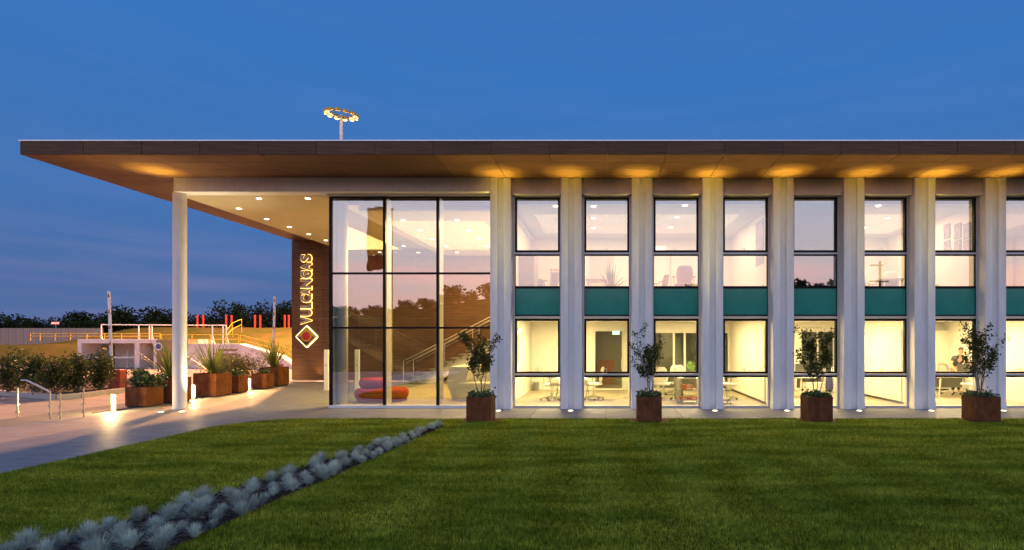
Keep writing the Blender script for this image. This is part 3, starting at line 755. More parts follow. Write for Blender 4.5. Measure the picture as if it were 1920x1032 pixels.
# front planters with small trees
plab = ['square rusty steel planter on the lawn edge in front of the lobby pier', 'square rusty steel planter on the lawn edge by the pier left of the third window',
        'square rusty steel planter on the lawn edge below the fifth window', 'square rusty steel planter on the lawn edge below the seventh window at right']
tlab = ['small multi-stemmed tree in the planter in front of the reception desk', 'slim multi-stemmed tree in the planter beside the third window',
        'bushy small tree in the planter in front of the fifth window', 'tall open multi-stemmed tree in the rightmost planter']
hgt = [1.72, 1.90, 1.82, 1.98]
wid = [.98, .84, .86, 1.08]
for i, px_ in enumerate(PX):
    yb_ = PYF+PW/2
    t = planter(plab[i], px_-PW/2, px_+PW/2, PYF, PYF+PW, PH, plate=True, group='planters along the lawn edge')
    tr = empty('potted_tree', tlab[i], 'tree', (px_, yb_, PH-.05), group='small trees in front planters')
    a_, b_ = crown_tree_mesh(41+i*7, hgt[i], wid[i], [1800, 1600, 2200, 2100][i], .052)
    mesh_obj('stems', a_, m_bark, tr); mesh_obj('foliage', b_, m_leafm, tr)
    rg_ = np.random.default_rng(90+i); n = 420
    c = np.stack([rg_.uniform(-.29, .29, n), rg_.uniform(-.29, .29, n), np.abs(rg_.normal(0, .07, n))+PH-.05], 1)
    hb = mesh_obj('planter_herb', np_mesh('herb', leaf_verts(c, .07, rg_, up=1.0), 4), m_ground, loc=(px_, yb_, 0))
    tag(hb, 'low green underplanting around the tree in the '+['first', 'second', 'third', 'fourth'][i]+' lawn-edge planter', 'plant', 'underplanting of front planters', kind='stuff')
    n = 9; c = np.stack([rg_.uniform(-.26, .26, n), rg_.uniform(-.30, -.1, n), rg_.uniform(.03, .09, n)+PH-.05], 1)
    mesh_obj('flower', np_mesh('flowers', leaf_verts(c, .03, rg_, up=.4), 4), m_white, hb, loc=(0, 0, 0))

# planters along the entrance path
pl = [('wide rusty steel planter holding a leafy laurel bush, left of the round column', -14.76, -14.10, .45, 1.12, .62),
      ('tall rusty steel planter with strap-leaved plant behind the round column', -14.80, -14.03, 1.50, 2.25, .83),
      ('tall rusty steel planter with strap-leaved plant just right of the round column', -14.98, -14.15, 3.62, 4.5, .85),
      ('small rusty steel planter between two larger ones on the entrance path', -14.82, -14.22, 5.0, 5.62, .66),
      ('low rusty steel planter with clipped green plant on the entrance path', -14.92, -14.30, 6.9, 7.5, .64),
      ('tall rusty steel planter with strap-leaved plant next to the wood wall', -15.4, -14.55, 8.25, 9.1, .84)]
for lb, x0, x1, y0, y1, h in pl: planter(lb, x0, x1, y0, y1, h, group='planters along the entrance path')
def plant(name, label, cat, me, mat, loc, group=None, stem=None):
    t = empty(name, label, cat, loc, group=group); mesh_obj('foliage', me, mat, t)
    bm = bmesh.new()
    for k in range(3):
        tube(bm, [(0.02*k-.02, 0, -.06), (.05*(k-1), .03*k, .10), (.11*(k-1), .05*k-.05, (stem or .2))], [.014, .011, .006], seg=5)
    mesh_obj('stem', bm_mesh(bm, 'stem'), m_bark, t); return t
plant('laurel_bush', 'dense green laurel bush in the wide planter left of the round column', 'bush', bush_mesh(5, .62, .5, .62, 1500, .075, lumps=14), m_laurel, (-14.43, .78, .56), stem=.35)
for k, (x_, y_, z_, lb, ln) in enumerate(((-14.42, 1.87, .78, 'spiky strap-leaved plant partly hidden by the round column', 1.25), (-14.57, 4.05, .80, 'spiky strap-leaved plant in the planter right of the round column', 1.2),
                                          (-14.97, 8.66, .79, 'spiky strap-leaved plant beside the sign wall', 1.1))):
    plant('flax_plant', lb, 'plant', strap_mesh(11+k, 90, ln*1.3, .034), m_yucca, (x_, y_, z_), 'strap-leaved plants in planters')
plant('low_shrub', 'small green shrub in the small planter on the entrance path', 'shrub', bush_mesh(21, .33, .33, .34, 420, .06), m_ground, (-14.52, 5.3, .60))
plant('low_shrub', 'low clipped green shrub in the low planter on the entrance path', 'shrub', bush_mesh(22, .34, .34, .26, 420, .05), m_ground, (-14.61, 7.2, .58))

# ------------------------------------------------------------------ fescue clumps in the mulch strip
def fescue_mesh(seed, n=330):
    g = np.random.default_rng(seed); V = []
    for k in range(n):
        a = g.uniform(0, 2*math.pi); t0 = abs(g.normal(0, .62)); t0 = min(t0, 1.35); l = .185*g.uniform(.65, 1.15); w = .0036
        hd = np.array([math.cos(a), math.sin(a), 0]); sd = np.array([-math.sin(a), math.cos(a), 0])*w; p = hd*g.uniform(0, .035); th = t0*.7
        q = p+(hd*math.sin(th)+np.array([0, 0, math.cos(th)]))*l*.55; th += t0*.45
        r = q+(hd*math.sin(th)+np.array([0, 0, math.cos(th)]))*l*.45
        V += [p-sd, p+sd, q+sd*.8]; V += [p-sd, q+sd*.8, q-sd*.8]; V += [q-sd*.8, q+sd*.8, r]
    return np_mesh('fescue', np.array(V), 3)
fm = [fescue_mesh(60+k) for k in range(5)]
for m_ in fm: m_.materials.append(m_fes)
pts_ = []; g = random.Random(5); yv = -11.55; tries = 0
while tries < 9000:
    tries += 1; yv = g.uniform(-11.7, -3.6); a, b = wedge(yv); a = float(a); b = float(b)
    xv = g.uniform(a+.08, b-.01) if b-a > .2 else (a+b)/2
    md = .245 if yv < -8 else .225
    if all((xv-p)**2+(yv-q)**2 > md*md for p, q in pts_): pts_.append((xv, yv))
pts_.sort(key=lambda p: p[1])
for k, (xv, yv) in enumerate(pts_):
    s = g.uniform(.58, 1.15)
    c = mesh_obj('fescue_clump', fm[k % 5], loc=(xv, yv, .03), rot=(g.uniform(-.12, .12), g.uniform(-.12, .12), g.uniform(0, 6.28))); c.scale = (s*g.uniform(.95, 1.25), s, s*g.uniform(.85, 1.1))
    tag(c, 'blue-grey fescue grass clump in the mulch strip', 'grass clump', 'blue fescue clumps in the mulch strip')

# ------------------------------------------------------------------ bollard lights and entrance posts
def bollard(x_, y_, label, h=.50, power=120):
    t = empty('bollard_light', label, 'bollard light', (x_, y_, 0), group='low bollard lights along the path')
    mk('post', BX(-.055, .055, -.03, .03, .011, h, bev=.006), m_white, t)
    mk('base', BX(-.08, .08, -.06, .06, 0, .011), m_steel, t)
    bm = bmesh.new(); bmesh.ops.create_uvsphere(bm, u_segments=14, v_segments=8, radius=.04); mk('lamp', bm, e_boll, t, loc=(.03, -.062, h-.13), smooth=True)
    lamp('POINT', 'lamp_light', (.05, -.16, h-.12), power, (1.0, .62, .24), t, shadow_soft_size=.03)
bollard(X(213.5, 16.5), -.5, 'lit white bollard in front of the laurel planter at left')
bollard(X(361, 19.8), 2.85, 'lit white bollard just right of the round column')
bollard(X(466, 23.0), 6.05, 'lit white bollard between the small and the low planter')
bollard(-15.75, 10.0, 'bollard lamp glowing behind the planter at the wood wall end', power=60)
def totem(x_, y_, label, h):
    t = empty('white_post', label, 'post', (x_, y_, 0), group='white posts by the entrance')
    mk('shaft', BX(-.085, .085, -.06, .06, .013, h, bev=.006), m_white, t); mk('foot', BX(-.12, .12, -.1, .1, 0, .012), m_white, t); mk('sensor', BX(-.02, .02, -.064, -.0605, h*.6, h*.6+.05), m_black, t)
x_, y_ = gp(612.5, 731.5); totem(x_, y_, 'slim white post outside left of the lobby corner', 1.66)
x_, y_ = gp(670, 730.5); totem(x_, y_, 'slim white post seen through the leftmost lobby pane', 1.66)
x_, y_ = gp(651, 738); t = empty('black_post', 'thin black post with small box on top by the entrance', 'post', (x_, y_, 0))
mk('shaft', BX(-.03, .03, -.04, .04, 0, 2.46), m_black, t); mk('head', BX(-.06, .17, -.08, .06, 2.461, 2.55), m_black, t)

# ------------------------------------------------------------------ lobby furniture
def cushion(prof_r, z0, z1, seg=40, sx=1, sy=1):
    bm = bmesh.new(); pr = []
    for k in range(9):
        a = -math.pi/2+math.pi*k/8; hh = (z1-z0)/2; pr.append((prof_r-hh*.75+math.cos(a)*hh*.75, (z0+z1)/2+math.sin(a)*hh))
    lathe(bm, pr, seg=seg, sx=sx, sy=sy); return bm
t = empty('red_sofa', 'round two-tier red pouf sofa on the lobby floor behind the glass', 'sofa', (X(714, 19.1), 2.2, .022))
mk('base_ring', cushion(.86, .06, .43), m_red, t, smooth=True); mk('back_ring', cushion(.52, .435, .75, sx=1.0), m_red, t, loc=(-.30, .18, 0), smooth=True)
bm = bmesh.new(); lathe(bm, [(.76, 0), (.80, .02), (.80, .075)], seg=36); mk('foot', bm, m_redd, t)
# staircase climbing along the wood wall
sx0, sy0 = gp(761, 718); st = empty('staircase', 'floating grey-tread staircase rising right along the lobby wood wall', 'stairs', (0, 0, 0))
run, rise = .335, .172; y0s, y1s = 9.35, 10.62; xs0 = X(765, 26.4)
for k in range(14):
    mk('tread', BX(xs0+run*k, xs0+run*k+run+.06, y0s, y1s, .03+rise*(k+.65), .03+rise*(k+1), bev=.004), m_tread, st)
bm = bmesh.new(); prism(bm, [(xs0+.25, .03), (xs0+1.1, .03), (xs0+run*14, .03+rise*14-.38), (xs0+run*14, .03+rise*13.6), (xs0+.05, .03+rise*.6)], y0s+.35, y1s-.35); mk('stringer', bm, m_white, st)
mk('landing', BX(xs0+run*14+.07, -3.29, y0s, y1s, .03+rise*13.6, .03+rise*14+.02), m_white, st)
for yr in (9.30, 10.66):
    bm = bmesh.new(); h0 = 1.08
    xp = X(755, 26.2)
    pth = [(xp, yr, .03), (xp, yr, h0), (xp+.12, yr, h0+.08)]+[(xs0+run*k, yr, h0+.08+rise*k*1.0) for k in range(1, 14)]+[(xs0+run*13.6, yr, h0+.08+rise*13.5), (-3.4, yr, h0+.08+rise*13.5)]
    tube(bm, pth, .022, seg=6); mk('handrail', bm, m_steel, st)
    bm = bmesh.new(); tube(bm, [(xp+.1, yr, h0-.10)]+[(xs0+run*k, yr, h0-.06+rise*k) for k in range(1, 14)]+[(-3.4, yr, h0-.06+rise*13.5)], .014, seg=5); mk('lower_rail', bm, m_steel, st)
    for k in (4, 9, 13): mk('baluster', BX(xs0+run*k-.015, xs0+run*k+.015, yr-.015, yr+.015, .03+rise*k, h0+.08+rise*k-.02), m_steel, st)
# reception desk
rx, ry = gp(846, 752); t = empty('reception_desk', 'white faceted reception desk in the lobby behind the first small tree', 'desk', (rx, ry, .022))
bm = bmesh.new()
vb = [(0.05, 0), (.75, .0), (.75, 1.9), (.05, 1.9)]; vm = [(-.16, -.02), (.50, .0), (.50, 1.9), (-.16, 1.9)]; vt = [(-.05, .05), (.62, .02), (.62, 1.9), (-.05, 1.9)]
rings = [[bm.verts.new((a, b, z)) for a, b in v] for v, z in ((vb, 0), (vm, .62), (vt, 1.13))]
for a, b in zip(rings, rings[1:]):
    for k in range(4): bm.faces.new((a[k], a[(k+1) % 4], b[(k+1) % 4], b[k]))
bm.faces.new(rings[0][::-1]); bm.faces.new(rings[-1]); mk('tall_counter', bm, m_desk, t)
mk('low_counter', BX(.28, 1.75, -.25, .55, 0, .60, bev=.01), m_desk, t, loc=(0, -.01, 0)); mk('shelf', BX(.66, 2.0, .6, 1.4, .72, .76), m_desk, t)
mk('upstand', BX(.63, 1.9, .56, .60, .60, .92), m_desk, t)

# ------------------------------------------------------------------ office furniture
def chair(label, loc, rz, mat, group, s=1.0):
    t = empty('office_chair', label, 'chair', loc, rz, group)
    bm = bmesh.new(); box(bm, -.25, .25, -.25, .24, .44, .51, bev=.03); mk('seat', bm, mat, t)
    bm = bmesh.new(); rows_ = []
    for z in (.50, .62, .78, .92, 1.0):
        w = {.50: .20, .62: .24, .78: .25, .92: .23, 1.0: .16}[z]; yb_ = .24+(z-.5)*.18
        rows_.append([bm.verts.new((w*u, yb_-.07*(1-abs(u))*0+.05*-(u*u), z)) for u in (-1, -.5, 0, .5, 1)])
    for a, b in zip(rows_, rows_[1:]):
        for k in range(4): bm.faces.new((a[k], a[k+1], b[k+1], b[k]))
    r_ = bmesh.ops.solidify(bm, geom=bm.faces[:], thickness=.035); mk('backrest', bm, mat, t, smooth=True)
    for sd in (-1, 1):
        bm = bmesh.new(); tube(bm, [(sd*.24, .05, .47), (sd*.30, .05, .5), (sd*.30, .02, .68)], .016, seg=5); box(bm, sd*.30-.035, sd*.30+.035, -.14, .14, .68, .71); mk('armrest', bm, m_grey, t)
    bm = bmesh.new(); tube(bm, [(0, 0, .10), (0, 0, .44)], [.03, .022], seg=8); mk('gas_column', bm, m_steel, t)
    for k in range(5):
        a = 2*math.pi*k/5+.3
        bm = bmesh.new(); tube(bm, [(0, 0, .12), (.30*math.cos(a), .30*math.sin(a), .075)], [.028, .016], seg=5); mk('base_arm', bm, m_desk, t)
        bm = bmesh.new(); tube(bm, [(.30*math.cos(a)-.015, .30*math.sin(a), .032), (.30*math.cos(a)+.015, .30*math.sin(a), .032)], .031, seg=8); mk('caster', bm, m_black, t)
    t.scale = (s, s, s); return t
def desk(label, x0, x1, y0, y1, z0, h=.74, group='white office desks', modesty=True):
    t = empty('office_desk', label, 'desk', ((x0+x1)/2, (y0+y1)/2, z0), group=group); w, d = (x1-x0)/2, (y1-y0)/2
    mk('desk_top', BX(-w, w, -d, d, h-.03, h, bev=.004), m_desk, t)
    for sx_ in (-1, 1):
        for sy_ in (-1, 1):
            bm = bmesh.new(); tube(bm, [(sx_*(w-.10), sy_*(d-.06), h-.03), (sx_*(w-.04), sy_*(d-.04), 0)], [.028, .022], seg=6); mk('leg', bm, m_desk, t)
    if modesty: mk('modesty_panel', BX(-w+.15, w-.15, d-.10, d-.08, .30, h-.04), m_grey, t)
    return t
def monitor(label, x_, y_, z_, rz=0, w=.56, h=.34):
    t = empty('monitor', label, 'monitor', (x_, y_, z_), rz, 'desk monitors')
    mk('screen', BX(-w/2, w/2, -.018, .018, .12, .12+h, bev=.004), m_screen, t); mk('stand', BX(-.03, .03, -.012, .03, .015, .14), m_grey, t); mk('foot', BX(-.12, .12, -.08, .08, 0, .015), m_grey, t)
    return t
z0 = .021
chair('white shell chair on casters left of the meeting table in the first window', (X(1034, 19.4), 2.3, z0), R(100), m_desk, 'ground floor office chairs', 1.13)
chair('white shell chair on casters right of the meeting table in the second window', (X(1113, 19.6), 2.5, z0), R(-100), m_desk, 'ground floor office chairs', 1.13)
desk('white meeting table half hidden behind the pier between first and second window', X(1036, 19.5), X(1104, 19.5), 2.0, 3.6, z0, modesty=False)
t = empty('waste_bin', 'small grey waste bin in the corner of the meeting room', 'bin', (-2.88, 6.1, z0)); bm = bmesh.new(); lathe(bm, [(.11, 0), (.14, .33)], seg=14); mk('bucket', bm, m_grey, t); bm = bmesh.new(); lathe(bm, [(.15, .33), (.15, .36)], seg=14); mk('bag_rim', bm, m_lgrey, t)
t = empty('wall_picture', 'tall abstract picture on the left wall of the meeting room', 'picture', (-3.115, 2.75, 1.25)); mk('frame', BX(0, .03, -.22, .22, 0, 1.02), m_icab, t); mk('canvas', BX(.0305, .034, -.19, .19, .03, .99), m_pic, t)
t = empty('wall_lamp', 'glowing wall lamp above the picture in the meeting room', 'lamp', (-3.115, 2.95, 2.40)); mk('bracket', BX(0, .03, -.04, .04, 0, .1), m_white, t); bm = bmesh.new(); lathe(bm, [(.02, .08), (.05, 0), (.055, -.06)], cx=.07, seg=12); mk('shade', bm, e_tube, t)
t = empty('exit_sign', 'green emergency exit sign above the doorway in the second window', 'sign', (X(1155, 23.3), BY-.05, 2.28)); mk('plate', BX(-.15, .15, -.012, .012, 0, .15), e_exit, t)
bm = bmesh.new(); prism(bm, [(-.12, .065), (-.05, .065), (-.05, .03), (0, .075), (-.05, .12), (-.05, .085), (-.12, .085)], -.016, -.0125); mk('arrow', bm, e_exitw, t); mk('door_symbol', BX(.05, .11, -.016, -.0125, .02, .13), e_exitw, t)
# room 2
chair('white mesh task chair behind the tree in the third window', (X(1243, 19.8), 2.6, z0), R(150), m_desk, 'ground floor office chairs', 1.13)
chair('white task chair beside the leaning board in the third window', (X(1262, 21.2), 4.1, z0), R(200), m_desk, 'ground floor office chairs', 1.13)
desk('white desk behind the cart in the third window', 1.75, 3.4, 3.2, 4.0, z0)
t = empty('folder_board', 'grey board leaning beside the cart in the third window', 'board', (X(1272, 19.2), 2.2, z0), R(8)); mk('board', BX(-.02, .02, -.5, .45, .02, .80), m_grey, t); bm = bmesh.new(); rect_frame(bm, -.47, .42, .0, .83, .03, -.03, -.021); b_ = mk('edge_frame', bm, m_desk, t, rot=(0, 0, R(90)))
def cart(label, x_, y_, w, hh):
    t = empty('service_cart', label, 'cart', (x_, y_, z0), group='wheeled office carts')
    for z in (.10, .42, hh): mk('shelf', BX(-w, w, -.22, .22, z, z+.025), m_desk if z == hh else m_grey, t)
    for a in (-w, w):
        for b in (-.21, .21): bm = bmesh.new(); tube(bm, [(a, b, .06), (a, b, hh+.06)], .014, seg=6); mk('upright', bm, m_steel, t)
    for a in (-w, w):
        for b in (-.21, .21): bm = bmesh.new(); tube(bm, [(a-.012, b, .03), (a+.012, b, .03)], .03, seg=8); mk('caster', bm, m_black, t)
    return t
m_orange = M('orange_binder', (.62, .09, .03), .5); m_binl = M('binder_label', (.75, .72, .66), .6)
cart('wheeled cart loaded with orange binders in the third window', 2.63, 1.55, .32, .80)
k_ = 0
for lev, z in (('bottom', .146), ('middle', .466)):
    for j in range(2 if lev == 'bottom' else 1):
        for s_ in range(2 if lev == 'middle' else 1):
            xo = 2.63-.16+.30*j+(.14 if lev == 'middle' else 0); zo = z+.082*s_
            nm = {('bottom', 0, 0): 'orange binder at left on the bottom shelf of the cart', ('bottom', 1, 0): 'orange binder at right on the bottom shelf of the cart', ('middle', 0, 0): 'lower of two orange binders on the cart middle shelf', ('middle', 0, 1): 'upper of two orange binders on the cart middle shelf'}[(lev, j, s_)]
            b_ = empty('ring_binder', nm, 'binder', (xo, 1.46, zo), group='orange binders on the cart'); mk('cover', BX(-.14, .14, -.12, .16, 0, .08, bev=.004), m_orange, b_); mk('spine_label', BX(-.04, .09, -.123, -.1205, .02, .06), m_binl, b_)
t = empty('storage_box', 'dark box on the top of the binder cart', 'box', (2.70, 1.55, z0+.826)); mk('tub', BX(-.2, .18, -.15, .16, 0, .10, bev=.005), m_purple, t); mk('lid', BX(-.21, .19, -.16, .17, .101, .12), m_black, t)
def potted(label, x_, y_, z_, s, n, leaf, mat=m_ileaf, straps=False):
    t = empty('pot_plant', label, 'plant', (x_, y_, z_)); bm = bmesh.new(); lathe(bm, [(.09*s, 0), (.13*s, .2*s), (.135*s, .22*s)], seg=16); mk('pot', bm, m_pot, t)
    mesh_obj('foliage', strap_mesh(31, n, leaf, .06) if straps else bush_mesh(33, .28*s, .28*s, .5*s, n, leaf), mat, t, loc=(0, 0, .2*s)); return t
potted('small green pot plant on the desk in the third window', X(1296, 20.5), 3.5, z0+.741, .75, 220, .07)
chair('white task chair at the left edge of the fourth window', (X(1361, 19.6), 2.5, z0), R(110), m_desk, 'ground floor office chairs', 1.13)
cart('small wheeled cart at the left edge of the fourth window', X(1357, 18.4), 1.35, .16, .62)
# room 3
desk('white desk seen behind the bushy tree in the fifth window', X(1488, 20.5), X(1552, 20.5), 2.9, 3.7, z0)
monitor('monitor on the desk at the left of the fifth window', X(1497, 21), 3.5, z0+.741)
t = empty('drawer_unit', 'white drawer unit under the desk in the fifth window', 'drawers', (X(1529, 20), 3.0, z0)); mk('carcass', BX(-.38, .38, -.25, .25, .03, .56), m_desk, t)
for k in range(3): mk('drawer_front', BX(-.37, .37, -.272, -.2505, .05+.17*k, .21+.17*k), m_desk, t)
t = empty('step_ladder', 'white folding step ladder at the right of the fifth window', 'ladder', (X(1553, 19.4), 2.4, z0))
for a in (-.17, .17):
    for b, sl in ((-.05, -.22), (.05, .25)): bm = bmesh.new(); tube(bm, [(a*.8, b, 1.12), (a, sl, .0)], .016, seg=6); mk('rail', bm, m_white, t)
for k in range(3): mk('step', BX(-.16, .16, -.20+.05*k, -.08+.05*k, .25+.28*k, .275+.28*k), m_grey, t)
t = empty('hung_jacket', 'blue jacket hung over the step ladder', 'jacket', (X(1552, 19.3), 2.17, z0+.30)); bm = bmesh.new()
for k in range(6):
    pass
lathe(bm, [(.10, 0), (.135, .15), (.12, .35), (.10, .55), (.05, .66)], seg=14, sy=.35); mk('cloth', bm, m_purple, t, smooth=True)
# room 4
desk('white desk in front of the standing person in the seventh window', X(1748, 20.6), X(1822, 20.6), 3.2, 4.0, z0)
monitor('monitor on the desk beside the standing person', X(1803, 21), 3.75, z0+.741, w=.62, h=.30)
chair('white high-backed task chair right of the desk in the seventh window', (X(1816, 19.6), 2.35, z0), R(185), m_desk, 'ground floor office chairs', 1.13)
chair('white task chair at the left of the seventh window', (X(1768, 21.9), 4.45, z0), R(20), m_desk, 'ground floor office chairs', 1.13)
desk('white desk at the right edge in the eighth window', X(1876, 20.4), X(1960, 20.4), 3.0, 3.8, z0)
monitor('wide monitor on the desk in the eighth window', X(1898, 20.8), 3.5, z0+.741, w=.66, h=.32)
t = empty('drawer_unit', 'grey drawer unit under the desk in the eighth window', 'drawers', (X(1893, 19.9), 3.1, z0)); mk('carcass', BX(-.24, .24, -.22, .25, .04, .56), m_grey, t)
for k in range(3): mk('drawer_front', BX(-.23, .23, -.24, -.2205, .06+.165*k, .21+.165*k), m_lgrey, t)

# upper floor furniture
z1 = FF+.013
chair('taupe office chair beside the grey cabinet in the first upper window', (X(1030, 21.5), 4.3, z1), R(-120), m_mgrey, 'upper floor office chairs', 1.12)
chair('low taupe chair at the back of the first upper window', (X(1006, 23.0), 5.6, z1), R(-150), m_mgrey, 'upper floor office chairs')
t = empty('tall_cabinet', 'tall grey cabinet at the left of the first upper window', 'cabinet', (X(981, 20.4), 3.5, z1)); mk('carcass', BX(-.42, .42, -.35, .9, .04, 1.75), m_mgrey, t); mk('door', BX(-.41, -.003, -.37, -.3505, .06, 1.73), m_mgrey, t); mk('door', BX(.003, .41, -.37, -.3505, .06, 1.73), m_mgrey, t)
t = empty('wall_calendar', 'red and white chequered calendar on the wall of the first upper window', 'calendar', (X(1041, 23.2), BY-.02, z1+.95)); mk('sheet', BX(-.24, .24, -.004, .012, 0, .62), m_white, t)
for a in range(4):
    for b in range(5): mk('block', BX(-.21+.11*a, -.13+.11*a, -.008, -.0045, .05+.11*b, .12+.11*b), m_redpost, t)
t = desk('dark round-edged meeting table in the second upper window', X(1098, 20.5), X(1150, 20.5), 2.9, 4.3, z1, h=.76, modesty=False)
potted('large broad-leaved plant in the second upper window', X(1147, 19.2), 2.1, z1, 1.15, 26, 1.05, straps=True)
chair('high-backed taupe chair in the middle of the third upper window', (X(1281, 20.2), 3.1, z1), R(180), m_mgrey, 'upper floor office chairs', 1.18)
chair('taupe chair at the left edge of the third upper window', (X(1236, 21.3), 4.2, z1), R(-70), m_mgrey, 'upper floor office chairs', 1.05)
def picture(label, x_, y_, z_, w, h, face, mat=None):
    t = empty('framed_picture', label, 'picture', (x_, y_, z_), group='framed pictures on walls')
    mk('frame', BX(-.02, 0, -w/2, w/2, 0, h), m_mgrey, t); mk('print', BX(-.024, -.0205, -w/2+.03, w/2-.03, .03, h-.03), m_pic2, t)
picture('large dark picture on the side wall in the fourth upper window', 5.075, 1.9, Z(497, 18.9), .95, 1.45, 1)
for r_, (ya, yb2) in enumerate(((447, 420), (478, 455))):
    for c_, px_ in enumerate((1776.5, 1796.5, 1814)):
        d = 11.49*F/(px_-1138); picture(['upper', 'lower'][r_]+' '+['left', 'middle', 'right'][c_]+' portrait of the six on the wall in the seventh upper window', 11.485, d+CAMY, Z(ya, d)-.02, .36, .50, 1)
chair('white chair in the sixth upper window', (X(1672, 21), 4.0, z1), R(150), m_desk, 'upper floor office chairs', 1.1)
desk('white desk in the sixth upper window', X(1630, 20.6), X(1680, 20.6), 2.6, 3.3, z1)
chair('white chair at the left of the sixth upper window', (X(1630, 22), 5.0, z1), R(40), m_desk, 'upper floor office chairs', 1.1)

# person leaning over the desk in the seventh window
def skin_obj(name, verts, edges, radii, mat, parent, root=0, sub=2):
    me = bpy.data.meshes.new(name); me.from_pydata(verts, edges, []); o_ = bpy.data.objects.new(name, me); link(o_, parent)
    md = o_.modifiers.new('skin', 'SKIN'); sv = me.skin_vertices[0].data if me.skin_vertices else None
    if sv is None: return o_
    for i, r in enumerate(radii): sv[i].radius = (r, r) if not isinstance(r, tuple) else r
    sv[root].use_root = True
    sb = o_.modifiers.new('sub', 'SUBSURF'); sb.levels = sub; sb.render_levels = sub
    me.materials.append(mat); return o_
def add_skin(name, chains, mat, parent, root=0, sub=2):
    verts, radii, edges, idx = [], [], [], {}
    for ch_ in chains:
        prev = None
        for p, r in ch_:
            key = tuple(round(c, 4) for c in p)
            if key not in idx: idx[key] = len(verts); verts.append(p); radii.append(r)
            if prev is not None and prev != idx[key]: edges.append((prev, idx[key]))
            prev = idx[key]
    me = bpy.data.meshes.new(name); me.from_pydata(verts, edges, []); o_ = bpy.data.objects.new(name, me); link(o_, parent)
    bpy.context.view_layer.objects.active = o_
    o_.modifiers.new('skin', 'SKIN')
    if not me.skin_vertices:
        bm_ = bmesh.new(); bm_.from_mesh(me); bm_.verts.layers.skin.verify(); bm_.to_mesh(me); bm_.free()
    sv = me.skin_vertices[0].data
    for i, r in enumerate(radii): sv[i].radius = (r, r) if not isinstance(r, tuple) else r; sv[i].use_root = False
    sv[root].use_root = True
    sb = o_.modifiers.new('sub', 'SUBSURF'); sb.levels = sub; sb.render_levels = sub
    o_.modifiers['skin'].use_smooth_shade = True
    me.materials.append(mat); return o_
PXp = X(1782, 22.2)
pn = empty('person', 'person in a dark T-shirt leaning on the desk in the seventh window', 'person', (PXp, 4.75, z0))
pel = (0, .10, .95); chest = (0, -.06, 1.30); nk0 = (0, -.14, 1.46); hd0 = (0, -.21, 1.54); hd1 = (0, -.25, 1.62); hd2 = (0, -.24, 1.70)
body = [[(pel, (.15, .11)), ((0, .03, 1.12), (.14, .10)), (chest, (.165, .11)), (nk0, .058), (hd0, .068), (hd1, .086), (hd2, .07)]]
for s_ in (-1, 1):
    sh = (s_*.20, -.09, 1.38); el = (s_*.36, -.16, 1.10); wr = (s_*.27, -.40, .84); pm = (s_*.26, -.47, .785)
    body.append([(chest, (.165, .11)), (sh, .062), (el, .045), (wr, .030), (pm, (.036, .02))])
    for k, (dx, ln) in enumerate(((-.036, .06), (-.013, .075), (.012, .07), (.034, .055))):
        body.append([(pm, (.036, .02)), ((s_*.26+dx, -.53, .775), .010), ((s_*.26+dx*1.2, -.53-ln*.6, .765), .008)])
    body.append([(pm, (.036, .02)), ((s_*.26-s_*.05, -.48, .775), .011), ((s_*.26-s_*.065, -.52, .768), .009)])
    hp = (s_*.10, .10, .90); body.append([(pel, (.15, .11)), (hp, .095), ((s_*.11, .04, .50), .065), ((s_*.11, .12, .09), .045), ((s_*.12, -.06, .04), .04)])
add_skin('body', body, m_skin, pn, sub=1)
sh_ = [[((0, .08, .98), (.165, .125)), ((0, .03, 1.12), (.155, .118)), (chest, (.18, .128)), ((0, -.12, 1.42), (.085, .075))]]
for s_ in (-1, 1): sh_.append([(chest, (.18, .128)), ((s_*.20, -.09, 1.38), .078), ((s_*.30, -.13, 1.21), .064)])
add_skin('shirt', sh_, m_shirt, pn, sub=1)
tr_ = [[((0, .10, .97), (.16, .12)), ((0, .10, .90), (.15, .12))]]
for s_ in (-1, 1): tr_.append([((0, .10, .90), (.15, .12)), ((s_*.10, .09, .84), .105), ((s_*.11, .04, .50), .077), ((s_*.11, .12, .11), .06)])
add_skin('trousers', tr_, m_trs, pn, sub=1)
bm = bmesh.new(); bmesh.ops.create_uvsphere(bm, u_segments=16, v_segments=10, radius=.094); bmesh.ops.scale(bm, vec=(.95, 1.08, 1.02), verts=bm.verts)
bmesh.ops.delete(bm, geom=[v for v in bm.verts if v.co.z < -.01 and v.co.y < .03 or v.co.z < -.06], context='VERTS'); mk('hair', bm, m_hair, pn, loc=(0, -.225, 1.685), smooth=True)
for s_ in (-1, 1):
    bm = bmesh.new(); bmesh.ops.create_uvsphere(bm, u_segments=8, v_segments=6, radius=.011); mk('eye', bm, m_black, pn, loc=(s_*.032, -.332, 1.63), smooth=True)
bm = bmesh.new(); tube(bm, [(0, -.325, 1.63), (0, -.352, 1.595)], [.008, .014], seg=6); mk('nose', bm, m_skin, pn)

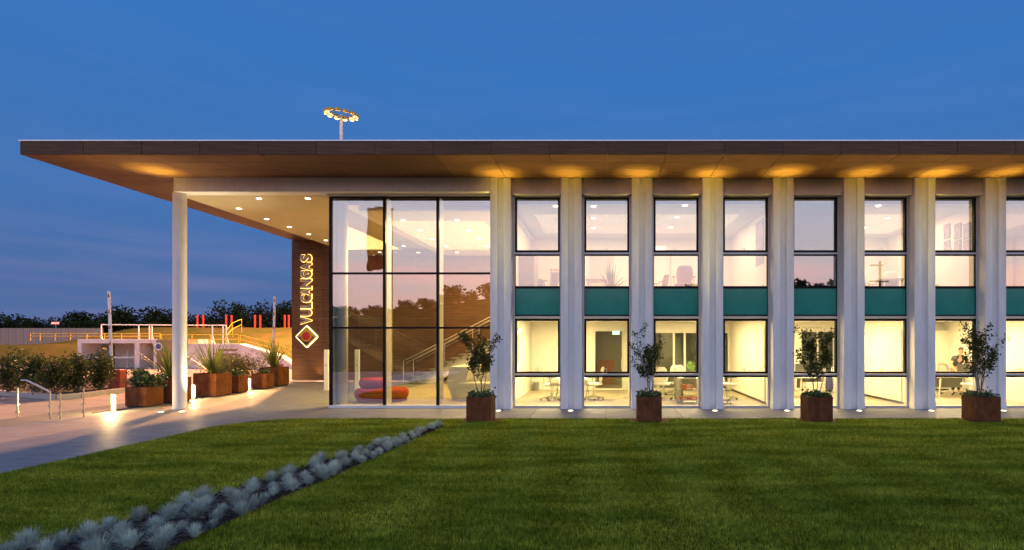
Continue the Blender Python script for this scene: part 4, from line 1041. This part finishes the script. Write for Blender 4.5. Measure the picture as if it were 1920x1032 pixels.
# ------------------------------------------------------------------ left side: balustrade, kerbed bed, shrubs, barriers
t = empty('glass_balustrade', 'low glass balustrade with steel posts at the far left of the paving', 'balustrade', (0, 0, 0))
P4 = [gp(33, 783), gp(94, 787), gp(113, 787), gp(157, 783)]
for (a, b), h in zip(P4, (.80, .70, .70, .80)):
    bm = bmesh.new(); tube(bm, [(a, b, 0), (a, b, h)], .018, seg=6); p_ = mk('post', bm, m_steel, t)
    for zc in (.12, .32): mk('clamp', BX(a-.03, a+.03, b-.03, b+.03, zc, zc+.05), m_steel, p_)
for i, j in ((0, 1), (1, 2), (2, 3)):
    a, b = P4[i], P4[j]; bm = bmesh.new(); v = Vector((b[0]-a[0], b[1]-a[1], 0)); u = v.normalized(); nrm = Vector((-u.y, u.x, 0))*.006
    s0 = Vector((a[0], a[1], .06))+u*.04; s1 = Vector((b[0], b[1], .06))-u*.04; ha, hb_ = (.74, .64) if i == 0 else ((.64, .64) if i == 1 else (.64, .74))
    q = [bm.verts.new(s0-nrm), bm.verts.new(s1-nrm), bm.verts.new(s1-nrm+Vector((0, 0, hb_))), bm.verts.new(s0-nrm+Vector((0, 0, ha)))]
    q2 = [bm.verts.new(v_.co+nrm*2) for v_ in q]; bm.faces.new(q); bm.faces.new(q2[::-1])
    for k in range(4): bm.faces.new((q[k], q2[k], q2[(k+1) % 4], q[(k+1) % 4]))
    mk('pane', bm, m_clear, t)
a, b = P4[0], P4[1]; bm = bmesh.new(); tube(bm, [(a[0]+.1, a[1], 1.0), (a[0]+.35, a[1]-.1, 1.0), (b[0], b[1], .72)], .022, seg=8); mk('handrail', bm, m_steel, t)
bm = bmesh.new(); x0_, y0_ = gp(172, 776); x1_, y1_ = gp(226, 769)
prismz(bm, [(x0_, y0_), (x1_, y1_), (x1_, y1_+.1), (x0_, y0_+.1)], .001, .03); tag(mk('drain_strip', bm, m_black), 'dark drain strip on the paving near the left bollard', 'drain')
kb = [(-34, 8.2), gp(-60, 733), gp(0, 738.5), gp(60, 743), gp(105, 747), gp(150, 744), gp(200, 737.5), gp(236, 733.5), (-20.5, 8.6)]
bed = mk('planting_bed', BX(-40, -19, 0, .01, -.1, -.09), m_mulch)
bm = bmesh.new(); prismz(bm, [kb[0]]+kb[1:8]+[(-19.2, 8.4), (-21, 11.5), (-34, 14)], -.05, .10); me_ = bm_mesh(bm, 'planting_bed'); me_.materials.append(m_mulch); bed.data = me_
tag(bed, 'dark soil planting bed behind the kerb at left', kind='structure')
kerb = bpy.data.objects.new('kerb', None); link(kerb); tag(kerb, 'pale stone kerb along the planting bed at left', kind='structure')
for a, b in zip(kb[1:8], kb[2:8]):
    a = Vector((*a, 0)); b = Vector((*b, 0)); nn = max(1, int((b-a).length/1.0))
    for k in range(nn):
        s = a.lerp(b, k/nn); e = a.lerp(b, (k+1)/nn); u = (e-s).normalized()*.006; nrm = Vector((-u.y, u.x, 0)).normalized()*.07
        bm = bmesh.new(); prismz(bm, [((s+u-nrm).x, (s+u-nrm).y), ((e-u-nrm).x, (e-u-nrm).y), ((e-u+nrm).x, (e-u+nrm).y), ((s+u+nrm).x, (s+u+nrm).y)], -.058, .125); mk('kerbstone', bm, m_kerb, kerb)
shl = [(18, 21.5, .95, 1.75, 'large leafy shrub at the far left edge of the bed'), (66, 21.2, .80, 1.55, 'rounded shrub second from left in the kerbed bed'), (104, 20.9, .72, 1.42, 'middle shrub of the kerbed bed, above the kerb bend'),
       (143, 21.6, .75, 1.55, 'bushy shrub second from right in the kerbed bed'), (191, 22.6, .58, 1.62, 'narrow upright shrub nearest to the barrier')]
for k, (px_, d, r_, h_, lb) in enumerate(shl):
    t = empty('shrub', lb, 'shrub', (X(px_, d), d+CAMY, .08), group='shrubs in the kerbed bed')
    me_ = bush_mesh(70+k, r_, r_*.8, h_, 2000, .085, lumps=22); mesh_obj('foliage', me_, m_shrub, t)
    bm = bmesh.new()
    for q in range(4): tube(bm, [(.03*q-.05, 0, 0), ((q-1.5)*.12, .05*q-.08, h_*.35), ((q-1.5)*.22, .1*q-.15, h_*.75)], [.02, .014, .006], seg=5)
    mk('stems', bm, m_bark, t)
def barrier(px_, d, label, top, tilt, boxed=True):
    t = empty('parking_barrier', label, 'barrier', (X(px_, d), d+CAMY, -.05), group='raised parking barriers')
    mk('cabinet', BX(-.25, .25, -.18, .18, 0, .88, bev=.015), m_baro, t); mk('slot', BX(.02, .12, -.184, -.1805, .32, .37), m_black, t); mk('hinge', BX(-.14, .02, -.26, -.1805, .66, 1.02), m_black, t)
    bm = bmesh.new(); L_ = top-.98; box(bm, -.055, .055, -.25, -.20, 0, L_, bev=.006); arm = mk('arm', bm, m_barw, t, loc=(-.06, 0, 1.0), rot=(0, tilt, 0))
    for k in range(5): mk('red_mark', BX(-.035, .025, -.2525, -.2503, L_*(.06+.21*k)+.05, L_*(.06+.21*k)+.19), m_barr, arm)
barrier(221, 23.6, 'raised white barrier arm on an orange cabinet left of the laurel planter', 4.1, R(-2.2))
barrier(519, 29.0, 'raised white barrier arm behind the planters near the sign wall', 4.3, R(1.5))
# hedge behind the planters
hd = empty('lamplit_hedge', 'orange-lit leafy hedge behind the entrance planters', 'hedge', (X(437, 26.5), 9.4, -.05))
mesh_obj('foliage', bush_mesh(81, 2.3, .7, 1.5, 4200, .09, lumps=34, power=.5), m_hedge, hd)
bm = bmesh.new()
for q in range(7): tube(bm, [((q-3)*.3, 0, 0), ((q-3)*.35, .05, .6)], [.02, .012], seg=5)
mk('stems', bm, m_bark, hd)

# ------------------------------------------------------------------ far left: white wash bays, terrace, mound, walls, trees
D1 = 41.0; Y1 = D1+CAMY
wb = empty('wash_bay_building', 'low white building with two open bays beyond the shrubs', 'building', (0, Y1, -.06))
xa, xb, xc, xd = X(145, D1), X(252, D1), X(261, D1), X(293, D1)
H1 = 2.15
mk('roof_slab', BX(xa, xd, 0, 6, H1-.30, H1, bev=.01), m_white_r, wb)
mk('side_wall', BX(xa+.002, xa+.28, .01, 5.9, 0, H1-.301), m_white_r, wb); mk('dividing_wall', BX(xb, xc, .01, 5.9, 0, H1-.301), m_white_r, wb); mk('side_wall', BX(xd-.2, xd-.002, .01, 5.9, 0, H1-.301), m_white_r, wb)
mk('back_wall', BX(xa+.28, xb, 2.3, 2.5, 0, H1-.301), m_white_r, wb); mk('back_wall', BX(xc, xd-.2, 1.9, 2.1, 0, H1-.301), m_white_r, wb)
mk('bench_rail', BX(xa+.3, xb-.02, .6, .75, .75, .88), m_white_r, wb)
for k in range(3): bm = bmesh.new(); tube(bm, [(xa+2.2+k*.7, 1.7, 0), (xa+2.2+k*.7, 1.7, 1.3), (xa+2.35+k*.7, 1.7, 1.35)], .05, seg=6); mk('wash_machine', bm, m_barw, wb)
mk('door', BX(xa+.5, xa+.72, 2.22, 2.295, 0, 1.75), m_grey, wb)
tw = empty('terrace_wall', 'white retaining wall with a sloping ramp end behind the planters', 'wall', (0, Y1, -.06))
mk('tan_section', BX(xd+.01, X(352, D1), .05, 1.0, 0, H1), m_tan, tw); mk('panel', BX(X(352, D1)+.01, X(447, D1), .0, .9, 0, Z(645, D1)+.06), m_white_r, tw)
bm = bmesh.new(); prism(bm, [(X(447, D1)+.01, 0), (X(447, D1)+.01, Z(645, D1)+.06), (X(522, D1), Z(667, D1)+.06), (X(548, D1), .3), (X(548, D1), 0)], 0, .9); mk('ramp_panel', bm, m_white_r, tw)
t = empty('notice_board', 'small round blue and white notice on the tan wall', 'sign', (X(298, D1), Y1-.03, Z(650, D1))); bm = bmesh.new(); prism(bm, [(.28*math.cos(k*.4488), .28*math.sin(k*.4488)) for k in range(14)], -.03, .02); mk('plate', bm, m_barw, t); bm = bmesh.new(); prism(bm, [(.2*math.cos(k*.4488), .2*math.sin(k*.4488)) for k in range(14)], -.036, -.0305); mk('disc', bm, m_purple, t)
t = empty('wood_board', 'brown slatted board on the white retaining wall', 'board', (X(427, D1), Y1-.06, Z(671, D1)))
for k in range(5): mk('slat', BX(-.68, .68, 0, .04, .0+.16*k, .14+.16*k), m_tan if k % 2 else m_white_r, t)
# terrace and grass mound
bm = bmesh.new(); rg = np.random.default_rng(8); nx, ny = 70, 34; grid = []
for j in range(ny):
    row = []
    for i in range(nx):
        u = i/(nx-1); v = j/(ny-1); xx = -72+u*84; yy = Y1+6.1+v*44
        pxx = 1138+xx*F/(yy-CAMY)
        hgt_ = 1.55 if v < .12 else 1.55+1.75*min(1, (v-.12)/.16)
        side = max(0, min(1, (xx+54.5)/5))
        z_ = 1.55+(hgt_-1.55)*side*side*(3-2*side)
        if xx < -55: z_ = -.3+(z_+.3)*max(0, 1-(-55-xx)/4)
        if v > .8: z_ -= (v-.8)*18
        z_ += rg.normal(0, .05)+.12*math.sin(xx*.8)*math.sin(yy*.5)*side
        if j == 0: z_ = -.3
        row.append(bm.verts.new((xx, yy, z_)))
    grid.append(row)
for r0, r1 in zip(grid, grid[1:]):
    for i in range(nx-1): bm.faces.new((r0[i], r0[i+1], r1[i+1], r1[i]))
md = mk('grass_mound', bm, m_mound, smooth=True); tag(md, 'dry grassy mound beyond the retaining wall', kind='structure')
def rail(label, pts_, mat, h, nmid=1, rad=.022, group=None, name='railing'):
    t = empty(name, label, 'railing', (0, 0, 0), group=group)
    for lv in range(nmid+1):
        bm = bmesh.new(); tube(bm, [(a, b, c+h*(1-lv*.48)) for a, b, c in pts_], rad, seg=6); mk('rail', bm, mat, t)
    for a, b, c in pts_: bm = bmesh.new(); tube(bm, [(a, b, c-.1), (a, b, c+h)], rad, seg=6); mk('post', bm, mat, t)
    return t
zt = 1.98
rail('yellow railing along the roof edge of the white wash bays', [(X(p, D1+.6), Y1+.6, 2.09) for p in (57, 75, 103, 132, 163, 196, 228, 262, 300)], m_yel, .42, rad=.025)
rail('yellow railing on the terrace wall right of the round column', [(X(p, D1+.5), Y1+.5, 1.72) for p in (302, 330, 360, 395, 425, 447)], m_yel, .70)
rail('yellow railing sloping down the ramp', [(X(450, D1+.4), Y1+.4, 1.68), (X(475, D1+.4), Y1+.4, 1.45), (X(501, D1+.4), Y1+.4, 1.18), (X(528, D1+.4), Y1+.4, .9), (X(548, D1+.4), Y1+.4, .6)], m_yel, .72)
t = rail('yellow stair rail climbing the mound', [(X(424, 43), 26, 1.8), (X(436, 44.5), 27.5, 2.4), (X(453, 46), 29, 2.75)], m_yel, .95)
fr = empty('white_pipe_frame', 'white pipe frame standing on the terrace above the wash bays', 'frame', (0, 0, 0))
pf = [190, 260, 280, 285, 398, 418, 424]; ztop = Z(609, D1+1.2)
for p in pf: bm = bmesh.new(); tube(bm, [(X(p, D1+1.2), Y1+1.2, 1.7), (X(p, D1+1.2), Y1+1.2, ztop)], .04, seg=8); mk('post', bm, m_barw, fr)
bm = bmesh.new(); tube(bm, [(X(190, D1+1.2), Y1+1.2, ztop), (X(424, D1+1.2), Y1+1.2, ztop-.06)], .035, seg=8); mk('top_pipe', bm, m_barw, fr)
for p in (190, 260, 285, 398, 424): bm = bmesh.new(); tube(bm, [(X(p, D1+1.2), Y1+1.2, 2.35), (X(p+5, D1+1.2), Y1+1.2, 1.75)], .035, seg=6); mk('brace', bm, m_barw, fr)
for k, (px_, lb) in enumerate(zip((370, 381, 424, 434, 478, 488, 534, 541.5), ('leftmost', 'second', 'third', 'fourth', 'fifth', 'sixth', 'seventh', 'rightmost'))):
    t = empty('red_post', 'red post on the mound crest, '+lb+' of eight', 'post', (X(px_, 62), 62+CAMY, 3.0), group='red posts on the mound')
    bm = bmesh.new(); tube(bm, [(0, 0, 0), (0, 0, 1.62)], .10, seg=10); mk('shaft', bm, m_redpost, t); bm = bmesh.new(); lathe(bm, [(.115, 1.621), (.115, 1.68), (.04, 1.72)], seg=10); mk('cap', bm, m_redpost, t)
# ribbed wall far left
rw = empty('ribbed_wall', 'long beige ribbed panel wall far left below the trees', 'wall', (0, 0, 0))
DW = 76
xw = X(-160, DW); k = 0
rib_me = bm_mesh(BX(0, .47, 0, .25, 0, 3.2, bev=.03), 'ribpanel'); rib_me.materials.append(m_corr_wall)
while xw < X(186, DW):
    mesh_obj('rib_panel', rib_me, parent=rw, loc=(xw, DW+CAMY+(.0 if k % 2 else .05), .35)); xw += .5; k += 1
mk('base_wall', BX(X(-160, DW), X(200, DW), DW+CAMY+.1, DW+CAMY+.6, -.06, 2.9), m_corr_wall, rw)
t = empty('red_light_sign', 'small glowing red bar above the ribbed wall', 'sign', (X(104, 88), 88+CAMY, Z(608, 88))); mk('bar', BX(-.55, .55, -.08, .02, 0, .30), e_redl, t); mk('mast', BX(-.05, .05, .03, .13, -4.5, .1), m_grey, t)

def far_tree_mesh(seed, n=1500):
    g = np.random.default_rng(seed); out = []
    for k in range(16):
        a = g.uniform(0, 2*math.pi); r = g.uniform(0, .62)**.8; z = g.uniform(.30, .88); s = g.uniform(.16, .30)*(1.15-.5*abs(z-.55))
        m_ = n//16; d = g.normal(size=(m_, 3)); d /= np.linalg.norm(d, axis=1)[:, None]; rr = g.random(m_)**.4
        rad = .48*(1-abs(z-.5)**1.6)
        out.append(np.stack([rad*r*math.cos(a)*1.2+d[:, 0]*rr*s, rad*r*math.sin(a)*1.2+d[:, 1]*rr*s, z+d[:, 2]*rr*s*.75], 1))
    c = np.concatenate(out); c[:, 2] = np.maximum(c[:, 2], .1)
    bm = bmesh.new(); tube(bm, [(0, 0, -.06), (.01, 0, .2), (-.01, .01, .45), (.02, 0, .7)], [.03, .024, .016, .008], seg=7)
    for k in range(6):
        a = g.uniform(0, 6.28); z = g.uniform(.22, .5); tube(bm, [(0, 0, z), (.14*math.cos(a), .14*math.sin(a), z+.13), (.26*math.cos(a), .26*math.sin(a), z+.2)], [.012, .008, .004], seg=5)
    return bm_mesh(bm, 'trunk'), np_mesh('crown', leaf_verts(c, .055, g), 4)
ft = [far_tree_mesh(200+k) for k in range(5)]
for a, b in ft: a.materials.append(m_farbark); b.materials.append(m_fartree)
# (pixel x, pixel y of top, distance, width factor)
FT = [(8, 592, 112, 1.25), (45, 592, 118, 1.3), (78, 604, 122, 1.3), (104, 600, 120, .9), (140, 591, 112, 1.2), (170, 589, 115, 1.35), (205, 586, 110, 1.3), (236, 583, 112, 1.2), (268, 587, 118, 1.3), (294, 584, 110, 1.2), (320, 590, 116, 1.2),
      (352, 590, 114, 1.3), (380, 597, 120, 1.2), (414, 571, 100, .95), (448, 575, 103, .75), (468, 588, 112, 1.0), (497, 571, 98, 1.15), (531, 574, 100, .9), (551, 572, 102, 1.0), (585, 575, 100, 1.1)]
pos = ['at the far left edge', 'second from the left edge', 'low, left of the red light', 'right behind the red light', 'right of the red light', 'left of the near barrier arm', 'just left of the barrier arm', 'behind the barrier arm', 'right of the barrier arm', 'left of the round column', 'hidden partly by the round column',
       'just right of the round column', 'low, right of the round column', 'tall, over the third red post', 'slim, right of the tall dark tree', 'low between two tall trees', 'broad and tall over the fifth red post', 'left of the sign wall', 'at the sign wall edge', 'hidden mostly behind the sign wall']
for k, ((px_, py_, d, wf), ps) in enumerate(zip(FT, pos)):
    zt_ = Z(py_, d)+.4; zb = -.06 if px_ < 360 else 1.0; h_ = (zt_-zb)/.97
    t = empty('far_tree', 'dark distant tree '+ps, 'tree', (X(px_, d), d+CAMY, zb), rnd.uniform(0, 6.28), 'distant trees on the horizon')
    a, b = ft[k % 5]; mesh_obj('trunk', a, parent=t); mesh_obj('crown', b, parent=t); t.scale = (h_*wf*.92, h_*wf*.92, h_)
# far wood filling the horizon
rg = np.random.default_rng(12); n = 9000; xx = rg.uniform(-230, 40, n); yy = rg.uniform(125, 150, n); hh = (3.0+2.2*np.sin(xx*.13)+1.2*np.sin(xx*.31+1))*rg.random(n)**.6
tag(mesh_obj('far_wood', np_mesh('far_wood', leaf_verts(np.stack([xx, yy, hh], 1), .9, rg), 4), m_fartree), 'dark distant belt of woodland on the horizon', 'woodland', kind='stuff')

# ------------------------------------------------------------------ floodlight mast behind the building
MX, MY, MZ = X(640, 49), 32.0, Z(215, 49)
ms = empty('floodlight_mast', 'tall pole with a crown of glaring orange floodlights behind the roof', 'floodlight', (MX, MY, -.06))
bm = bmesh.new(); tube(bm, [(0, 0, 0), (0, 0, MZ*.5), (0, 0, MZ)], [.24, .19, .13], seg=12); mk('pole', bm, m_barw, ms)
bm = bmesh.new()
ring = [(1.18*math.cos(2*math.pi*k/24), 1.0*math.sin(2*math.pi*k/24), MZ+.05-.10*math.cos(2*math.pi*k/24)) for k in range(25)]; tube(bm, ring, .05, seg=6, caps=False); mk('ring', bm, m_grey, ms)
for k in range(12):
    a = 2*math.pi*k/12+.15; cx0, cy0 = 1.22*math.cos(a), 1.05*math.sin(a); z_ = MZ+.10-.10*math.cos(a)
    hd_ = empty('tmp', 'x', 'y') if False else None
    bm = bmesh.new(); lathe(bm, [(.10, .18), (.17, .14), (.25, .0), (.26, -.06)], seg=14); h_ = mk('lamp_head', bm, m_yel, ms, loc=(cx0, cy0, z_), rot=(-.55*math.sin(a), .55*math.cos(a), 0), smooth=True)
    bm = bmesh.new(); lathe(bm, [(.235, -.075), (.24, -.061)], seg=14); mk('lens', bm, e_flood, h_)
    bm = bmesh.new(); tube(bm, [(cx0*.82, cy0*.82, z_), (0, 0, MZ-.25)], .03, seg=5); mk('arm', bm, m_grey, ms)
for k in range(1):
    pass
for k in range(4):
    a = math.pi/4+k*math.pi/2; ld = Vector((math.cos(a), math.sin(a), -.75)).normalized()
    lamp('SPOT', 'floodlight_beam', (1.55*math.cos(a), 1.4*math.sin(a), MZ-.1), 80000, (1.0, .44, .16), ms, rot=ld.to_track_quat('-Z', 'Y').to_euler(), spot_size=R(150), spot_blend=.4, shadow_soft_size=.5)

# ------------------------------------------------------------------ behind the camera (seen mirrored in the glass)
DV = 150.0
bm = bmesh.new(); box(bm, -260, 260, -133, -19.3, -.056, .0)
tag(mk('added_dark_ground', bm, m_fartree), 'added dark ground behind the camera, darkens what the glass mirrors', kind='structure')  # unseen dark sheet, added so the panes mirror dark ground
prof = [(-400, .046), (300, .046), (620, .046), (720, .050), (800, .064), (917, .084), (1000, .074), (1130, .080), (1300, .085), (1500, .092), (1700, .086), (1900, .088), (2600, .07), (3200, .05)]
bm = bmesh.new(); prev = None
g = np.random.default_rng(31)
pxs_ = np.linspace(-400, 3200, 160); ev = np.interp(pxs_, [p[0] for p in prof], [p[1] for p in prof])
for px_, e in zip(pxs_, ev):
    zt_ = CAMZ+e*DV*.86+g.normal(0, .25)
    row = [bm.verts.new(((px_-1138)*dv/F, GY-(dv-17.39), z_)) for dv, z_ in ((60, -.4), (95, zt_*.18), (125, zt_*.6), (150, zt_), (200, zt_*.9), (260, -1))]
    if prev:
        for a, b, c, d in zip(prev, prev[1:], row[1:], row): bm.faces.new((a, b, c, d))
    prev = row
hl = mk('wooded_hill', bm, m_fartree, smooth=True); tag(hl, 'dark wooded hill across from the building, mirrored in the glass', kind='structure')
cr_v = []
base_c = []
for k in range(5):
    me_ = ft[k][1]; co = np.empty(len(me_.vertices)*3, np.float32); me_.vertices.foreach_get('co', co); base_c.append(co.reshape(-1, 4, 3)[::3].reshape(-1, 3))
for k in range(300):
    px_ = g.uniform(-200, 3000); e = float(np.interp(px_, [p[0] for p in prof], [p[1] for p in prof])); dv = g.uniform(147, 152)
    s = g.uniform(1.6, 3.6)*(1.6 if g.random() < .15 else 1); zt_ = CAMZ+e*DV*.86
    cr_v.append(base_c[k % 5]*np.array([s*1.3, s*1.3, s])+np.array([(px_-1138)*dv/F, GY-(dv-17.39), zt_-.9]))
cr_v = np.concatenate(cr_v).reshape(-1, 4, 3); cr_c = cr_v.mean(1, keepdims=True); cr_v = (cr_c+(cr_v-cr_c)*2.4).reshape(-1, 3)
tag(mesh_obj('hill_trees', np_mesh('hill_trees', cr_v, 4), m_fartree), 'tree crowns on the wooded hill mirrored in the glass', 'woodland', kind='stuff')
vd = 37.0; fy = GY-(vd-17.39)
for px_, top, fl, lb in ((724, 381, True, 'flagpole with a limp yellow and maroon flag, mirrored in the lobby glass'), (735, 393, False, 'bare flagpole mirrored in the lobby glass')):
    t = empty('flagpole', lb, 'flagpole', (X(px_, vd), fy, -.06), group='flagpoles facing the building'); zt_ = Z(top, vd)
    bm = bmesh.new(); tube(bm, [(0, 0, 0), (0, 0, zt_)], [.06, .04], seg=8); mk('pole', bm, m_flagy, t)
    bm = bmesh.new(); bmesh.ops.create_uvsphere(bm, u_segments=10, v_segments=6, radius=.09); mk('finial', bm, m_gold, t, loc=(0, 0, zt_+.06), smooth=True)
    if fl:
        for nm, z0_, z1_, mat in (('flag', zt_-3.2, zt_-.1, m_flagy), ('flag_hem', zt_-4.2, zt_-3.202, m_flagr)):
            bm = bmesh.new(); rows_ = []
            for j in range(7):
                zz_ = z0_+(z1_-z0_)*j/6
                rows_.append([bm.verts.new((-.04-1.15*i/10*(1+.05*math.sin(j)), .14*math.sin(i*1.3+j*.25), zz_-.18*(i/10))) for i in range(11)])
            for a, b in zip(rows_, rows_[1:]):
                for i in range(10): bm.faces.new((a[i], a[i+1], b[i+1], b[i]))
            bmesh.ops.solidify(bm, geom=bm.faces[:], thickness=.012); mk(nm, bm, mat, t, smooth=True)
vd = 60.0; t = empty('utility_pole', 'wooden utility pole with crossarms mirrored in the sixth upper window', 'utility pole', (X(1650, vd), GY-(vd-17.39), -.06)); zt_ = Z(489, vd)
bm = bmesh.new(); tube(bm, [(0, 0, 0), (0, 0, zt_)], [.18, .13], seg=8); mk('pole', bm, m_bark, t); mk('crossarm', BX(-1.0, .3, -.07, .07, zt_-.5, zt_-.35), m_bark, t); mk('crossarm', BX(-1.1, .9, -.07, .07, zt_-2.2, zt_-2.05), m_bark, t)
print('fescue', len(pts_), 'slabs', nslab, 'objects', len(bpy.data.objects), 'grass tris', len(gv)//3)
